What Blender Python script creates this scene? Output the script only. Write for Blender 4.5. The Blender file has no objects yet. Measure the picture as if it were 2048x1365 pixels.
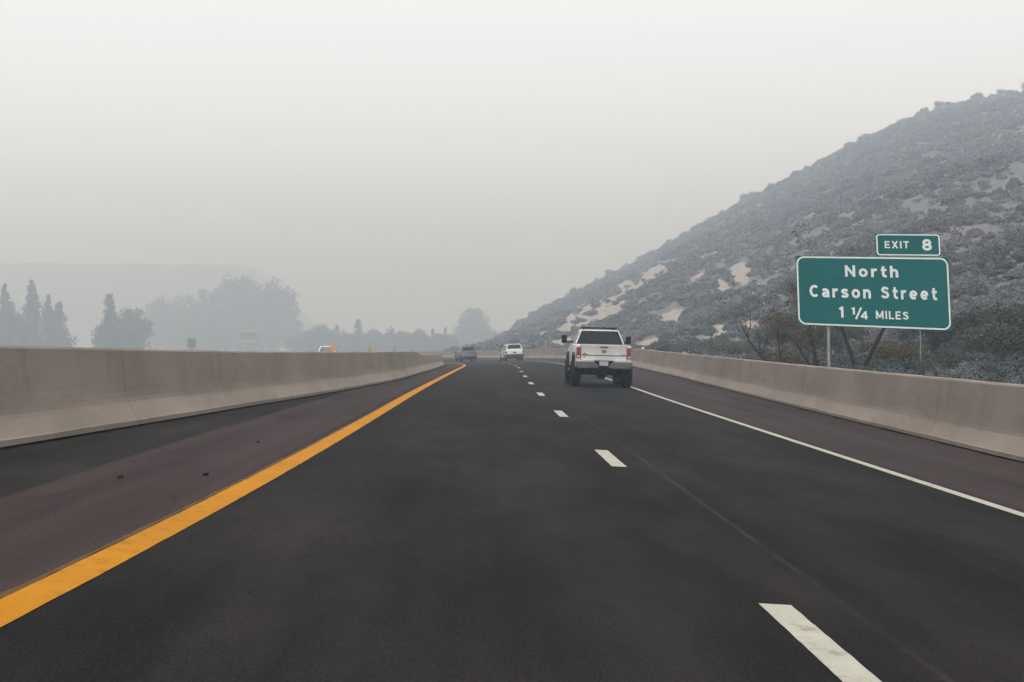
import bpy, bmesh, math, random
import numpy as np
from mathutils import Vector, Matrix

sc = bpy.context.scene
COL = sc.collection
R = math.radians
random.seed(7)
rng = np.random.default_rng(11)

# ------------------------------------------------------------------ camera
CAM_H, F_PX, HOR = 1.45, 3000.0, 689.0        # eye height, focal length in photo pixels, horizon row
cam = bpy.data.cameras.new('camera')
cam.sensor_width = 36.0
cam.lens = F_PX / 2048 * 36.0
cam.clip_start = 0.1
cam.clip_end = 12000
cam_ob = bpy.data.objects.new('camera', cam)
COL.objects.link(cam_ob)
cam_ob.location = (0, 0, CAM_H)
cam_ob.rotation_euler = (R(90) + math.atan((HOR - 682.5) / F_PX), 0, 0)
sc.camera = cam_ob

# ------------------------------------------------------------------ sky, sun, exposure
SUN_EL, SUN_AZ = 70.0, -176.0                 # dim sun high behind the camera
w = bpy.data.worlds.new('World')
sc.world = w
w.use_nodes = True
nt = w.node_tree
nt.nodes.clear()
N = nt.nodes.new
sky = N('ShaderNodeTexSky')
sky.sky_type = 'NISHITA'
sky.sun_disc = False
sky.sun_elevation = R(SUN_EL)
sky.sun_rotation = R(SUN_AZ)
sky.dust_density = 8.0
sky.air_density = 1.0
sky.ozone_density = 1.0
hsv = N('ShaderNodeHueSaturation')            # smoke greys the sky out
hsv.inputs['Saturation'].default_value = 0.22
hsv.inputs['Value'].default_value = 1.30
mixw = N('ShaderNodeMix'); mixw.data_type = 'RGBA'
mixw.inputs[0].default_value = 0.40
mixw.inputs[7].default_value = (4.8, 4.95, 5.35, 1)
bg = N('ShaderNodeBackground')
bg.inputs['Strength'].default_value = 0.12
wo = N('ShaderNodeOutputWorld')
nt.links.new(sky.outputs[0], hsv.inputs['Color'])
nt.links.new(hsv.outputs[0], mixw.inputs[6])
tcw = N('ShaderNodeTexCoord'); sepw = N('ShaderNodeSeparateXYZ'); nt.links.new(tcw.outputs['Generated'], sepw.inputs[0])
mrw = N('ShaderNodeMapRange'); mrw.interpolation_type = 'SMOOTHSTEP'         # dimmed overhead to darken level surfaces, brighter band low in the sky
nt.links.new(sepw.outputs[2], mrw.inputs[0])
mrw.inputs[1].default_value = .22; mrw.inputs[2].default_value = .75; mrw.inputs[3].default_value = 1.0; mrw.inputs[4].default_value = .42
low = N('ShaderNodeMapRange'); nt.links.new(sepw.outputs[2], low.inputs[0])
low.inputs[1].default_value = .06; low.inputs[2].default_value = .20; low.inputs[3].default_value = 1.28; low.inputs[4].default_value = 1.0
mul = N('ShaderNodeMath'); mul.operation = 'MULTIPLY'; nt.links.new(mrw.outputs[0], mul.inputs[0]); nt.links.new(low.outputs[0], mul.inputs[1])
dim = N('ShaderNodeMix'); dim.data_type = 'RGBA'; dim.blend_type = 'MULTIPLY'; dim.inputs[0].default_value = 1.0
nt.links.new(mixw.outputs[2], dim.inputs[6]); nt.links.new(mul.outputs[0], dim.inputs[7])
nt.links.new(dim.outputs[2], bg.inputs['Color'])
nt.links.new(bg.outputs[0], wo.inputs['Surface'])

sun = bpy.data.lights.new('sun', 'SUN')
sun.energy = 0.5
sun.angle = R(25)
sun.color = (1.0, 0.95, 0.88)
sun_ob = bpy.data.objects.new('sun', sun)
COL.objects.link(sun_ob)
sd = Vector((math.sin(R(SUN_AZ)) * math.cos(R(SUN_EL)), math.cos(R(SUN_AZ)) * math.cos(R(SUN_EL)), math.sin(R(SUN_EL))))
sun_ob.rotation_euler = sd.to_track_quat('Z', 'Y').to_euler()

sc.view_settings.view_transform = 'Standard'
sc.view_settings.look = 'None'
sc.view_settings.exposure = 1.50
sc.view_settings.gamma = 1.0
sc.render.engine = 'CYCLES'
sc.cycles.use_denoising = True
sc.cycles.max_bounces = 6
sc.cycles.diffuse_bounces = 3
sc.cycles.glossy_bounces = 3
sc.cycles.volume_bounces = 3
sc.cycles.sample_clamp_indirect = 4.0

# ------------------------------------------------------------------ helpers
def tag(o, label=None, cat=None, group=None, kind=None):
    if label: o['label'] = label
    if cat: o['category'] = cat
    if group: o['group'] = group
    if kind: o['kind'] = kind
    return o

def empty(name, loc=(0, 0, 0), rot=(0, 0, 0)):
    o = bpy.data.objects.new(name, None)
    o.empty_display_size = 0.2
    COL.objects.link(o)
    o.location = loc
    o.rotation_euler = rot
    return o

def build(name, v, f, m, parent=None, smooth=False, bevel=0, seg=2):
    me = bpy.data.meshes.new(name)
    me.from_pydata([tuple(p) for p in v], [], [tuple(q) for q in f])
    bm = bmesh.new(); bm.from_mesh(me)
    bmesh.ops.recalc_face_normals(bm, faces=bm.faces)
    bm.to_mesh(me); bm.free()
    if smooth:
        me.polygons.foreach_set('use_smooth', [True] * len(me.polygons))
    o = bpy.data.objects.new(name, me)
    COL.objects.link(o)
    if m: me.materials.append(m)
    if parent: o.parent = parent
    if bevel:
        b = o.modifiers.new('bevel', 'BEVEL')
        b.width = bevel; b.segments = seg; b.limit_method = 'ANGLE'; b.angle_limit = R(35)
        me.polygons.foreach_set('use_smooth', [True] * len(me.polygons))
        b.harden_normals = False
        try:
            me.set_sharp_from_angle(angle=R(40))
        except Exception:
            pass
    return o

class MB:
    """collects shapes for one mesh"""
    def __init__(s): s.v = []; s.f = []
    def add(s, v, f):
        n = len(s.v); s.v += [tuple(p) for p in v]; s.f += [tuple(i + n for i in q) for q in f]; return s
    def box(s, x0, x1, y0, y1, z0, z1):
        v = [(x0, y0, z0), (x1, y0, z0), (x1, y1, z0), (x0, y1, z0), (x0, y0, z1), (x1, y0, z1), (x1, y1, z1), (x0, y1, z1)]
        return s.add(v, [(0, 3, 2, 1), (4, 5, 6, 7), (0, 1, 5, 4), (1, 2, 6, 5), (2, 3, 7, 6), (3, 0, 4, 7)])
    def tube(s, pts, radii, n=8, cap=True):
        pts = [Vector(p) for p in pts]
        if not hasattr(radii, '__len__'): radii = [radii] * len(pts)
        v = []; f = []
        for i, p in enumerate(pts):
            a = pts[max(0, i - 1)]; b = pts[min(len(pts) - 1, i + 1)]
            d = (b - a).normalized()
            ref = Vector((0, 0, 1)) if abs(d.z) < .9 else Vector((1, 0, 0))
            e1 = d.cross(ref).normalized(); e2 = d.cross(e1)
            for k in range(n):
                t = 2 * math.pi * k / n
                v.append(p + (e1 * math.cos(t) + e2 * math.sin(t)) * radii[i])
        for i in range(len(pts) - 1):
            for k in range(n):
                k2 = (k + 1) % n
                f.append((i * n + k, i * n + k2, (i + 1) * n + k2, (i + 1) * n + k))
        if cap:
            f.append(tuple(range(n))); f.append(tuple(range((len(pts) - 1) * n, len(pts) * n)))
        return s.add(v, f)
    def lathe_x(s, prof, cx, cy, cz, n=28):
        """prof: (x offset, radius) swept round the X axis through (cx,cy,cz)"""
        v = []; f = []; m = len(prof)
        for k in range(n):
            t = 2 * math.pi * k / n
            for (x, r) in prof:
                v.append((cx + x, cy + r * math.cos(t), cz + r * math.sin(t)))
        for k in range(n):
            k2 = (k + 1) % n
            for i in range(m - 1):
                f.append((k * m + i, k * m + i + 1, k2 * m + i + 1, k2 * m + i))
        return s.add(v, f)
    def prism_x(s, poly, x0, x1, taper=None):
        """poly in (y,z) extruded along x"""
        n = len(poly)
        v = []
        for x in (x0, x1):
            for (y, z) in poly:
                t = taper(z) if taper else 1.0
                v.append((x * t, y, z))
        f = [tuple(range(n)), tuple(range(2 * n - 1, n - 1, -1))]
        for i in range(n):
            j = (i + 1) % n
            f.append((i, j, n + j, n + i))
        return s.add(v, f)
    def prism_y(s, poly, y0, y1):
        n = len(poly)
        v = [(x, y0, z) for x, z in poly] + [(x, y1, z) for x, z in poly]
        f = [tuple(range(n)), tuple(range(2 * n - 1, n - 1, -1))]
        for i in range(n):
            j = (i + 1) % n
            f.append((i, j, n + j, n + i))
        return s.add(v, f)
    def slab(s, quad, t):
        """a quad (4 points) given thickness t along its normal, centred on it"""
        q = [Vector(p) for p in quad]
        nrm = (q[1] - q[0]).cross(q[3] - q[0]).normalized() * (t / 2)
        v = [p - nrm for p in q] + [p + nrm for p in q]
        return s.add(v, [(0, 3, 2, 1), (4, 5, 6, 7), (0, 1, 5, 4), (1, 2, 6, 5), (2, 3, 7, 6), (3, 0, 4, 7)])
    def obj(s, name, m, parent=None, **k): return build(name, s.v, s.f, m, parent, **k)

def copy_tree(o, parent=None):
    c = o.copy(); COL.objects.link(c)
    if parent: c.parent = parent
    for ch in list(o.children): copy_tree(ch, c)
    return c

# ------------------------------------------------------------------ materials
class G:
    def __init__(s, name):
        s.m = bpy.data.materials.new(name); s.m.use_nodes = True
        s.t = s.m.node_tree; s.b = s.t.nodes['Principled BSDF']
    def n(s, typ, **k):
        x = s.t.nodes.new(typ)
        for a, b in k.items(): setattr(x, a, b)
        return x
    def put(s, sock, val):
        if isinstance(val, bpy.types.NodeSocket): s.t.links.new(val, sock)
        elif val is not None:
            if hasattr(val, '__len__') and len(val) == 3 and sock.type == 'RGBA': val = (*val, 1)
            sock.default_value = val
    def math(s, op, a, b=None, c=None, clamp=False):
        x = s.n('ShaderNodeMath', operation=op, use_clamp=clamp)
        s.put(x.inputs[0], a); s.put(x.inputs[1], b)
        if c is not None: s.put(x.inputs[2], c)
        return x.outputs[0]
    def mix(s, fac, a, b, blend='MIX'):
        x = s.n('ShaderNodeMix', data_type='RGBA', blend_type=blend)
        s.put(x.inputs[0], fac); s.put(x.inputs[6], a); s.put(x.inputs[7], b)
        return x.outputs[2]
    def noise(s, vec, scale, detail=3, rough=.55):
        x = s.n('ShaderNodeTexNoise')
        x.inputs['Scale'].default_value = scale; x.inputs['Detail'].default_value = detail; x.inputs['Roughness'].default_value = rough
        if vec is not None: s.put(x.inputs['Vector'], vec)
        return x.outputs['Fac']
    def ramp(s, fac, lo, hi, a=0.0, b=1.0):
        x = s.n('ShaderNodeMapRange', interpolation_type='SMOOTHSTEP')
        s.put(x.inputs[0], fac); x.inputs[1].default_value = lo; x.inputs[2].default_value = hi
        x.inputs[3].default_value = a; x.inputs[4].default_value = b
        return x.outputs[0]
    def coord(s, which='Object'): return s.n('ShaderNodeTexCoord').outputs[which]
    def scale(s, vec, sx, sy, sz=1):
        x = s.n('ShaderNodeVectorMath', operation='MULTIPLY'); s.put(x.inputs[0], vec); x.inputs[1].default_value = (sx, sy, sz)
        return x.outputs[0]
    def sep(s, vec):
        x = s.n('ShaderNodeSeparateXYZ'); s.put(x.inputs[0], vec); return x.outputs
    def bump(s, h, strength=.3, dist=.02):
        x = s.n('ShaderNodeBump'); x.inputs['Strength'].default_value = strength; x.inputs['Distance'].default_value = dist
        s.put(x.inputs['Height'], h); s.t.links.new(x.outputs[0], s.b.inputs['Normal'])
    def set(s, **k):
        for a, v in k.items(): s.put(s.b.inputs[a.replace('_', ' ')], v)
        return s.m

def simple(name, col, rough=.6, metal=0.0, var=.18, scale=6.0, coat=0.0, spec=.5):
    g = G(name)
    c = g.coord()
    f = g.noise(c, scale, 4)
    lo = tuple(x * (1 - var) for x in col); hi = tuple(min(1, x * (1 + var)) for x in col)
    colr = g.mix(g.ramp(f, .3, .7), lo, hi)
    f2 = g.noise(c, scale * 5, 2)
    g.set(Base_Color=colr, Roughness=g.ramp(f2, .2, .8, max(0, rough - .08), min(1, rough + .08)), Metallic=metal)
    g.b.inputs['Coat Weight'].default_value = coat
    g.b.inputs['Specular IOR Level'].default_value = spec
    return g.m

M = {}
M['white_paint'] = simple('white_car_paint', (.53, .53, .515), .35, 0, .06, 1.5, coat=.3)
M['dark_paint'] = simple('dark_car_paint', (.022, .022, .034), .3, 0, .1, 2, coat=.6)
M['glass'] = simple('tinted_glass', (.006, .009, .012), .12, 0, .2, 3, spec=.12)
M['windshield'] = simple('windshield_glass', (.10, .11, .115), .08, 0, .2, 3)
M['rubber'] = simple('tyre_rubber', (.006, .006, .007), .85, 0, .3, 14, spec=.15)
M['black'] = simple('black_plastic', (.006, .006, .007), .6, 0, .3, 8, spec=.2)
M['cladding'] = simple('grey_plastic_cladding', (.035, .035, .04), .6, 0, .2, 8)
M['under'] = simple('underbody_steel', (.005, .005, .005), .8, 0, .5, 9, spec=.15)
M['chrome'] = simple('dull_chrome', (.10, .10, .10), .45, .5, .15, 3)
M['rim'] = simple('dark_alloy', (.08, .08, .085), .4, .7, .2, 8)
M['red_lens'] = simple('red_lamp_lens', (.20, .008, .014), .2, 0, .25, 12, coat=.4)
M['clear_lens'] = simple('clear_lamp_lens', (.5, .48, .48), .2, 0, .1, 12, coat=.4)
M['plate'] = simple('licence_plate', (.34, .35, .37), .4, 0, .08, 30)
M['badge'] = simple('badge_metal', (.10, .10, .105), .35, .5, .1, 20)
M['galv'] = simple('galvanised_steel', (.30, .30, .30), .55, .4, .15, 5)
M['pale_board'] = simple('pale_board', (.55, .55, .54), .6, 0, .1, 2)
M['grey_board'] = simple('grey_board', (.30, .30, .30), .7, 0, .15, 2)
M['dark_board'] = simple('dark_board', (.16, .16, .155), .7, 0, .15, 2)
M['amber'] = simple('amber_reflector', (.62, .26, .03), .35, 0, .12, 30)
M['yellow_refl'] = simple('yellow_reflector', (.42, .27, .07), .35, 0, .12, 30)
M['white_refl'] = simple('white_reflector', (.7, .7, .68), .35, 0, .08, 30)
M['sign_white'] = simple('sign_white_sheeting', (.66, .68, .66), .45, 0, .06, 3)
M['bark'] = simple('bark', (.055, .045, .036), .9, 0, .4, 7)
M['bark_dark'] = simple('dark_bark', (.015, .013, .011), .9, 0, .4, 7, spec=.1)
M['twigs'] = simple('scrub_wood', (.07, .06, .05), .9, 0, .3, 7)

def leafmat(name, lo, hi, scale=.35):
    g = G(name)
    c = g.coord()
    f = g.noise(c, scale, 3, .7)
    f2 = g.noise(c, scale * 9, 2)
    a = g.mix(g.ramp(f, .35, .65), lo, hi)
    b = g.mix(g.ramp(f2, .25, .75), tuple(x * .65 for x in hi), tuple(x * 1.25 for x in hi))
    g.set(Base_Color=g.mix(.4, a, b), Roughness=.8)
    g.b.inputs['Specular IOR Level'].default_value = .15
    return g.m
M['leaf_conifer'] = leafmat('conifer_foliage', (.018, .028, .022), (.035, .048, .034))
M['leaf_broad'] = leafmat('broadleaf_foliage', (.03, .042, .024), (.055, .07, .035))
M['leaf_olive'] = leafmat('olive_leaves', (.055, .046, .022), (.105, .085, .045), 1.2)
M['leaf_sage'] = leafmat('sage_foliage', (.05, .058, .046), (.10, .105, .085), 1.5)
M['leaf_green'] = leafmat('dark_green_scrub', (.02, .032, .022), (.045, .06, .04), 1.2)

# sign sheeting: faintly patched green
g = G('sign_green_sheeting')
c = g.coord()
xyz = g.sep(c)
col = g.mix(g.ramp(g.noise(c, 1.1, 3), .3, .7), (.0, .094, .093), (.0, .108, .107))
patch = g.math('MULTIPLY', g.math('LESS_THAN', xyz[2], -.93), g.math('LESS_THAN', g.math('ADD', xyz[0], g.math('MULTIPLY', xyz[2], .9)), -2.15))
col = g.mix(patch, col, (.0, .062, .068))
g.b.inputs['Specular IOR Level'].default_value = .05
g.set(Base_Color=col, Roughness=g.ramp(g.noise(c, 9, 2), .2, .8, .5, .65))
M['sign_green'] = g.m

# ------------------------------------------------------------------ the road's shape
_dd = np.arange(-60, 460, 1.0)
_px = np.interp(_dd, [-60, 0, 8.25, 18.3, 29.4, 40.5, 52.5, 65.8, 78.2, 95], [2.83, 1.632, 1.466, 1.255, 1.048, .857, .734, .613, .507, .40])
_far = _dd > 95
_px[_far] = .40 - .0085 * (_dd[_far] - 95) - (_dd[_far] - 95) ** 2 / 1400
_k = np.exp(-.5 * (np.arange(-15, 16) / 5.0) ** 2); _k /= _k.sum()
_sm = np.convolve(np.pad(_px, 15, mode='reflect', reflect_type='odd'), _k, mode='valid')

def xd(D): return np.interp(D, _dd, _sm)                        # where the dashed line runs
def cross(D): return np.minimum(.04, -.062 + .0007 * np.asarray(D, float))      # banking turns over into the curve
def zc(D):
    d = np.maximum(0, np.asarray(D, float) - 95)
    return -.008 * d * d / (d + 25)
def road_pt(D, u, dz=0.0):
    """point on the paving: D metres ahead, u metres right of the dashed line"""
    D = np.asarray(D, float); u = np.asarray(u, float)
    return np.stack([xd(D) + u, D + 0 * u, zc(D) + cross(D) * u + dz], -1)
def heading(D): return math.atan2(float(xd(D + 1) - xd(D - 1)), 2.0)
def u_left(D): return np.interp(D, [-60, 0, 16, 21, 29.5, 37, 46, 57, 80, 115, 460], [-7.4, -7.1, -6.77, -6.52, -6.10, -5.70, -5.30, -4.98, -4.95, -5.1, -5.1])
def u_right(D): return np.interp(D, [-60, 0, 23, 45, 71, 95, 460], [6.0, 6.2, 6.42, 6.8, 7.25, 7.25, 7.25])

def to_px(P):
    P = np.asarray(P, float)
    return 1024 + F_PX * P[..., 0] / P[..., 1], HOR - F_PX * (P[..., 2] - CAM_H) / P[..., 1]

def grid_mesh(name, P, m, uv=None, kind='structure', smooth=True, attr=None):
    """P: (rows, cols, 3) -> one quad sheet"""
    a, b = P.shape[:2]
    me = bpy.data.meshes.new(name)
    i = np.arange(a * b).reshape(a, b)
    F = np.stack([i[:-1, :-1], i[:-1, 1:], i[1:, 1:], i[1:, :-1]], -1).reshape(-1, 4)
    me.from_pydata(P.reshape(-1, 3).tolist(), [], F.tolist())
    if uv is not None:
        l = me.uv_layers.new(name='UVMap')
        l.data.foreach_set('uv', uv.reshape(-1, 2)[F.reshape(-1)].astype(np.float32).reshape(-1))
    for nm, arr in (attr or {}).items():
        at = me.attributes.new(nm, 'FLOAT', 'POINT'); at.data.foreach_set('value', arr.reshape(-1).astype(np.float32))
    if smooth: me.polygons.foreach_set('use_smooth', [True] * len(me.polygons))
    me.materials.append(m)
    o = bpy.data.objects.new(name, me); COL.objects.link(o)
    if kind: o['kind'] = kind
    return o

# asphalt
def asphalt(name, opposite=False):
    g = G(name)
    uv = g.coord('UV'); s = g.sep(uv); u, D = s[0], s[1]
    ob = g.coord()
    lane = g.mix(g.ramp(g.noise(g.scale(uv, 1.1, .05), 1.0, 3), .3, .7), (.0075, .0073, .0070), (.0125, .0120, .0122))
    shoulder = g.mix(g.ramp(g.noise(g.scale(uv, 1.6, .07), 1.0, 3), .3, .7), (.034, .0240, .0238), (.056, .0405, .0410))
    wob = g.math('MULTIPLY', g.math('SUBTRACT', g.noise(g.scale(uv, .2, .12), 1.0, 3), .5), .5)
    if not opposite:
        ms = g.ramp(u, -3.95, -3.70, 1, 0); mr = g.ramp(u, 3.55, 3.8)
        col = g.mix(g.math('MAXIMUM', ms, mr), lane, shoulder)
        # old dark seal along the left barrier, washed-in dirt at its edge
        band = g.ramp(g.math('ADD', u, g.math('MULTIPLY', wob, .6)), -5.38, -5.27, 1, 0)
        col = g.mix(band, col, g.mix(g.ramp(g.noise(g.scale(uv, 3, .35), 1, 4), .35, .7), (.010, .0105, .0092), (.018, .018, .0162)))
        # pale streaks on the right shoulder
        st = g.math('MULTIPLY', g.ramp(g.noise(g.scale(uv, 2.4, .045), 1, 3), .52, .72), g.ramp(u, 4.2, 4.6))
        col = g.mix(g.math('MULTIPLY', st, .5), col, (.052, .048, .046))
        # paving seams: one right of the dashes, one in each wheel path edge
        for (c0, wd, amt) in ((.42, .035, .55), (-3.42, .03, .0), (2.2, .02, .25)):
            if amt:
                d = g.math('ABSOLUTE', g.math('SUBTRACT', g.math('ADD', u, g.math('MULTIPLY', wob, .12)), c0))
                line = g.math('MULTIPLY', g.ramp(d, wd * .3, wd, 1, 0), g.ramp(g.noise(g.scale(uv, 1, .5), 1, 3), .35, .6))
                col = g.mix(g.math('MULTIPLY', line, amt), col, (.05, .046, .042))
        # polished wheel paths
        for c0 in (-2.7, -.95, .95, 2.7):
            d = g.math('ABSOLUTE', g.math('SUBTRACT', u, c0))
            col = g.mix(g.math('MULTIPLY', g.math('MULTIPLY', g.ramp(d, .15, .55, 1, 0), g.ramp(g.noise(g.scale(uv, 1.4, .05), 1.0, 4), .35, .6)), .55), col, (.020, .0185, .018))
        # oil drip darkening mid-lane, tar blotches
        blot = g.ramp(g.noise(g.scale(uv, 1.2, .30), 1.0, 5, .65), .62, .74)
        col = g.mix(g.math('MULTIPLY', blot, .5), col, (.010, .0095, .010))
        pale = g.ramp(g.noise(g.scale(uv, .8, .10), 1.7, 4, .6), .60, .75)
        col = g.mix(g.math('MULTIPLY', pale, .42), col, (.034, .030, .029))
    else:
        col = g.mix(.5, lane, shoulder)
    mot = g.noise(g.scale(uv, .75, .16), 1.0, 5, .68)                            # patchy wear, brownish where dust sits
    col = g.mix(g.ramp(mot, .40, .72, 0, .75), col, g.mix(.55, col, (.050, .042, .038)))
    col = g.mix(g.ramp(mot, .30, .48, .6, 0), col, g.mix(.6, col, (.003, .003, .0032)))
    crk = g.math('ABSOLUTE', g.math('SUBTRACT', g.noise(g.scale(uv, .55, .11), 1.0, 5, .62), .5))
    crm = g.math('MULTIPLY', g.ramp(crk, .0012, .0045, 1, 0), g.ramp(g.noise(g.scale(uv, .3, .05), 1.3, 2), .50, .58))
    col = g.mix(g.math('MULTIPLY', crm, .4), col, (.004, .004, .004))
    fine = g.noise(g.scale(uv, 75, 15), 1.0, 3, .75)
    col = g.mix(g.ramp(fine, .42, .70, 0, .8), col, g.mix(.5, col, (.034, .032, .031)))
    spk = g.noise(g.scale(uv, 130, 26), 1.0, 1, .5)
    col = g.mix(g.ramp(spk, .52, .66, 0, .6), col, (.002, .002, .002))
    g.set(Base_Color=col, Roughness=.9)
    g.b.inputs['Specular IOR Level'].default_value = .045
    
    return g.m
M['asphalt'] = asphalt('asphalt')
M['asphalt_far'] = asphalt('asphalt_opposite', True)

def paint(name, col, wear, worn=(.09, .085, .08)):
    g = G(name)
    c = g.coord()
    f = g.noise(c, 7, 5, .65); f2 = g.noise(c, 60, 2)
    k = g.math('ADD', g.ramp(f, .50, .74), g.math('MULTIPLY', g.ramp(f2, .52, .72), .5), clamp=True)
    base = g.mix(g.ramp(g.noise(c, 1.5, 3), .3, .7), tuple(x * .88 for x in col), col)
    g.set(Base_Color=g.mix(g.math('MULTIPLY', k, wear), base, worn), Roughness=.7)
    g.b.inputs['Specular IOR Level'].default_value = .08
    g.bump(f2, .3, .004)
    return g.m
M['paint_white'] = paint('white_road_paint', (.40, .39, .325), .55)
M['paint_yellow'] = paint('yellow_road_paint', (.44, .180, .001), .55, (.17, .075, .012))
M['paint_old'] = paint('old_yellow_road_paint', (.10, .052, .018), .6, (.03, .026, .022))

# concrete
def concrete(name, lo, hi):
    g = G(name)
    uv = g.coord('UV'); s = g.sep(uv)
    ob = g.coord()
    f = g.noise(g.scale(uv, .35, .9), 1.0, 4, .6)
    col = g.mix(g.ramp(f, .3, .72), lo, hi)
    st = g.ramp(g.noise(g.scale(uv, 2.3, .25), 1.0, 4, .65), .55, .8)          # run-off streaks
    col = g.mix(g.math('MULTIPLY', st, .45), col, tuple(x * .5 for x in lo))
    gr = g.noise(ob, 22, 4, .7)
    col = g.mix(g.ramp(gr, .3, .7, 0, .35), col, tuple(x * .62 for x in hi))
    sc_ = g.ramp(g.noise(g.scale(uv, 1.2, 9), 1.0, 3, .6), .66, .74)           # scrapes along the face
    col = g.mix(g.math('MULTIPLY', sc_, .25), col, (.12, .11, .10))
    bl = g.ramp(g.noise(g.scale(uv, .5, 1.6), 1.7, 5, .7), .56, .70)              # dull patches
    col = g.mix(g.math('MULTIPLY', bl, .30), col, tuple(x * .55 for x in lo))
    grime = g.math('MULTIPLY', g.ramp(s[1], .0, .16, 1, 0), g.ramp(g.noise(g.scale(uv, 1.1, 2), 1.0, 4), .3, .6))
    col = g.mix(g.math('MULTIPLY', grime, .6), col, (.06, .052, .045))
    j = g.math('ABSOLUTE', g.math('SUBTRACT', g.math('FRACT', g.math('DIVIDE', s[0], 6.1)), .5))
    col = g.mix(g.ramp(j, .0, .0040, .7, 0), col, (.06, .055, .05))           # cast joints
    g.set(Base_Color=col, Roughness=.88)
    g.b.inputs['Specular IOR Level'].default_value = .25
    g.bump(gr, .35, .01)
    return g.m
M['concrete_l'] = concrete('brownish_concrete', (.205, .172, .142), (.28, .236, .197))
M['concrete_r'] = concrete('tan_concrete', (.20, .167, .138), (.285, .24, .20))

# ------------------------------------------------------------------ paving
Ds = np.concatenate([np.arange(-40, 60, 1.0), np.arange(60, 420, 2.5)])
ncol = 25
t = np.linspace(0, 1, ncol)
U = (u_left(Ds) - .3)[:, None] * (1 - t) + (u_right(Ds) + .3)[:, None] * t
DD = np.repeat(Ds[:, None], ncol, 1)
grid_mesh('road', road_pt(DD, U), M['asphalt'], np.stack([U, DD], -1))

# the opposite carriageway beyond the left barrier, falling to the plain
uo = np.array([-34, -30, -27, -24, -20, -16, -12, -9, -6.6])
U2 = np.repeat(uo[None], len(Ds), 0).astype(float)
U2[:, -1] = u_left(Ds) - .75
P2 = road_pt(DD[:, :len(uo)], np.maximum(U2, -7.5))
P2[..., 0] = xd(DD[:, :len(uo)]) + U2
P2[:, 0, 2] -= 1.2; P2[:, 1, 2] -= .35
grid_mesh('opposite_road', P2, M['asphalt_far'], np.stack([U2, DD[:, :len(uo)]], -1))

def strip(name, D0, D1, u0, u1, m, dz=.004, step=1.0, jit=0.0):
    n = max(2, int((D1 - D0) / step) + 1)
    d = np.linspace(D0, D1, n)
    a = np.full(n, u0) if not callable(u0) else u0(d)
    b = np.full(n, u1) if not callable(u1) else u1(d)
    if jit:
        a = a + rng.normal(0, jit, n); b = b + rng.normal(0, jit * (.9 if jit < .01 else .3), n)
    mid = (a + b) / 2
    P = np.stack([road_pt(d, a, dz), road_pt(d, mid, dz), road_pt(d, b, dz)], 1)
    UVs = np.stack([np.stack([a, d], -1), np.stack([mid, d], -1), np.stack([b, d], -1)], 1)
    return grid_mesh(name, P, m, UVs)

u_yel = lambda d: -3.57 - .29 * np.exp(-(np.maximum(d, -5) - 6) / 9.0)
strip('yellow_edge_line', -40, 400, lambda d: u_yel(d) - .115, lambda d: u_yel(d) + .115, M['paint_yellow'], step=.2, jit=.0018)
strip('yellow_edge_line', -40, 120, lambda d: u_yel(d) - .158, lambda d: u_yel(d) - .121, M['paint_old'], step=.2, jit=.006)
strip('white_edge_line', -40, 400, 3.48, 3.62, M['paint_white'], step=.2, jit=.0015)
k = 0
D = 6.95 - 12.19 * 3
while D < 300:                                                       # one dash every 12.19 m
    strip('lane_dash', D - 1.6 + .2, D + 1.4, -.09, .09, M['paint_white'], step=.1, jit=.0014)
    D += 12.19
# dark weathered joint where paving meets the right barrier; dirt along the left one
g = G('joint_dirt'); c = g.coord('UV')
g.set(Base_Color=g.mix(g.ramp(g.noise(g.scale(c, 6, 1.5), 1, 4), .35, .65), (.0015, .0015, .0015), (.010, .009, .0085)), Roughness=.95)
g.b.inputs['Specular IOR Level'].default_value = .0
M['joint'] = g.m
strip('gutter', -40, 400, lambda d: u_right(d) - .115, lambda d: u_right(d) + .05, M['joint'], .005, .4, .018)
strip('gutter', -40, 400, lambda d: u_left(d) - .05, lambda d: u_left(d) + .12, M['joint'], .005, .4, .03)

# ------------------------------------------------------------------ concrete barriers
def barrier(name, side, ufun, height, m, Dlo, Dhi, label):
    d = np.arange(Dlo, Dhi, .8)
    prof = [(0, -.15), (0, .07), (.015, .085), (.135, .275), (.162, .325), (.178, .385), (.192, .47), (.202, .55), (.26, 1.0 - .025), (.28, 1.0), (.44, 1.0), (.46, .975), (.66, 0), (.66, -.15)]
    rows = []; uvs = []
    for i, (o, z) in enumerate(prof):
        hh = height(d)
        zz = hh * z if z > .6 else np.full(len(d), z)
        base = road_pt(d, ufun(d))
        wig = .004 * np.sin(d * .7 + i)
        rows.append(np.stack([base[:, 0] + side * (o + wig), base[:, 1], base[:, 2] + zz + .003 * np.sin(d * 1.7)], -1))
        uvs.append(np.stack([d, np.full(len(d), sum(math.dist(prof[q], prof[q + 1]) for q in range(i)))], -1))
    P = np.stack(rows, 1); UVs = np.stack(uvs, 1)
    if side > 0: pass
    o = grid_mesh(name, P, m, UVs, kind=None, smooth=False)
    return tag(o, label, 'barrier')
h_left = lambda d: np.interp(d, [-60, 16, 21, 29, 60, 72, 80, 110, 500], [1.10, 1.10, 1.085, 1.06, 1.06, 1.05, .84, .84, .84])
barrier('concrete_barrier', -1, u_left, h_left, M['concrete_l'], -40, 400,
        'tall brownish concrete barrier on the left beside the yellow line, stepping down far off')
barrier('concrete_barrier', 1, u_right, lambda d: np.full(len(d), 1.11), M['concrete_r'], -40, 400,
        'pale tan concrete barrier on the right below the scrub hill and green sign')

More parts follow.
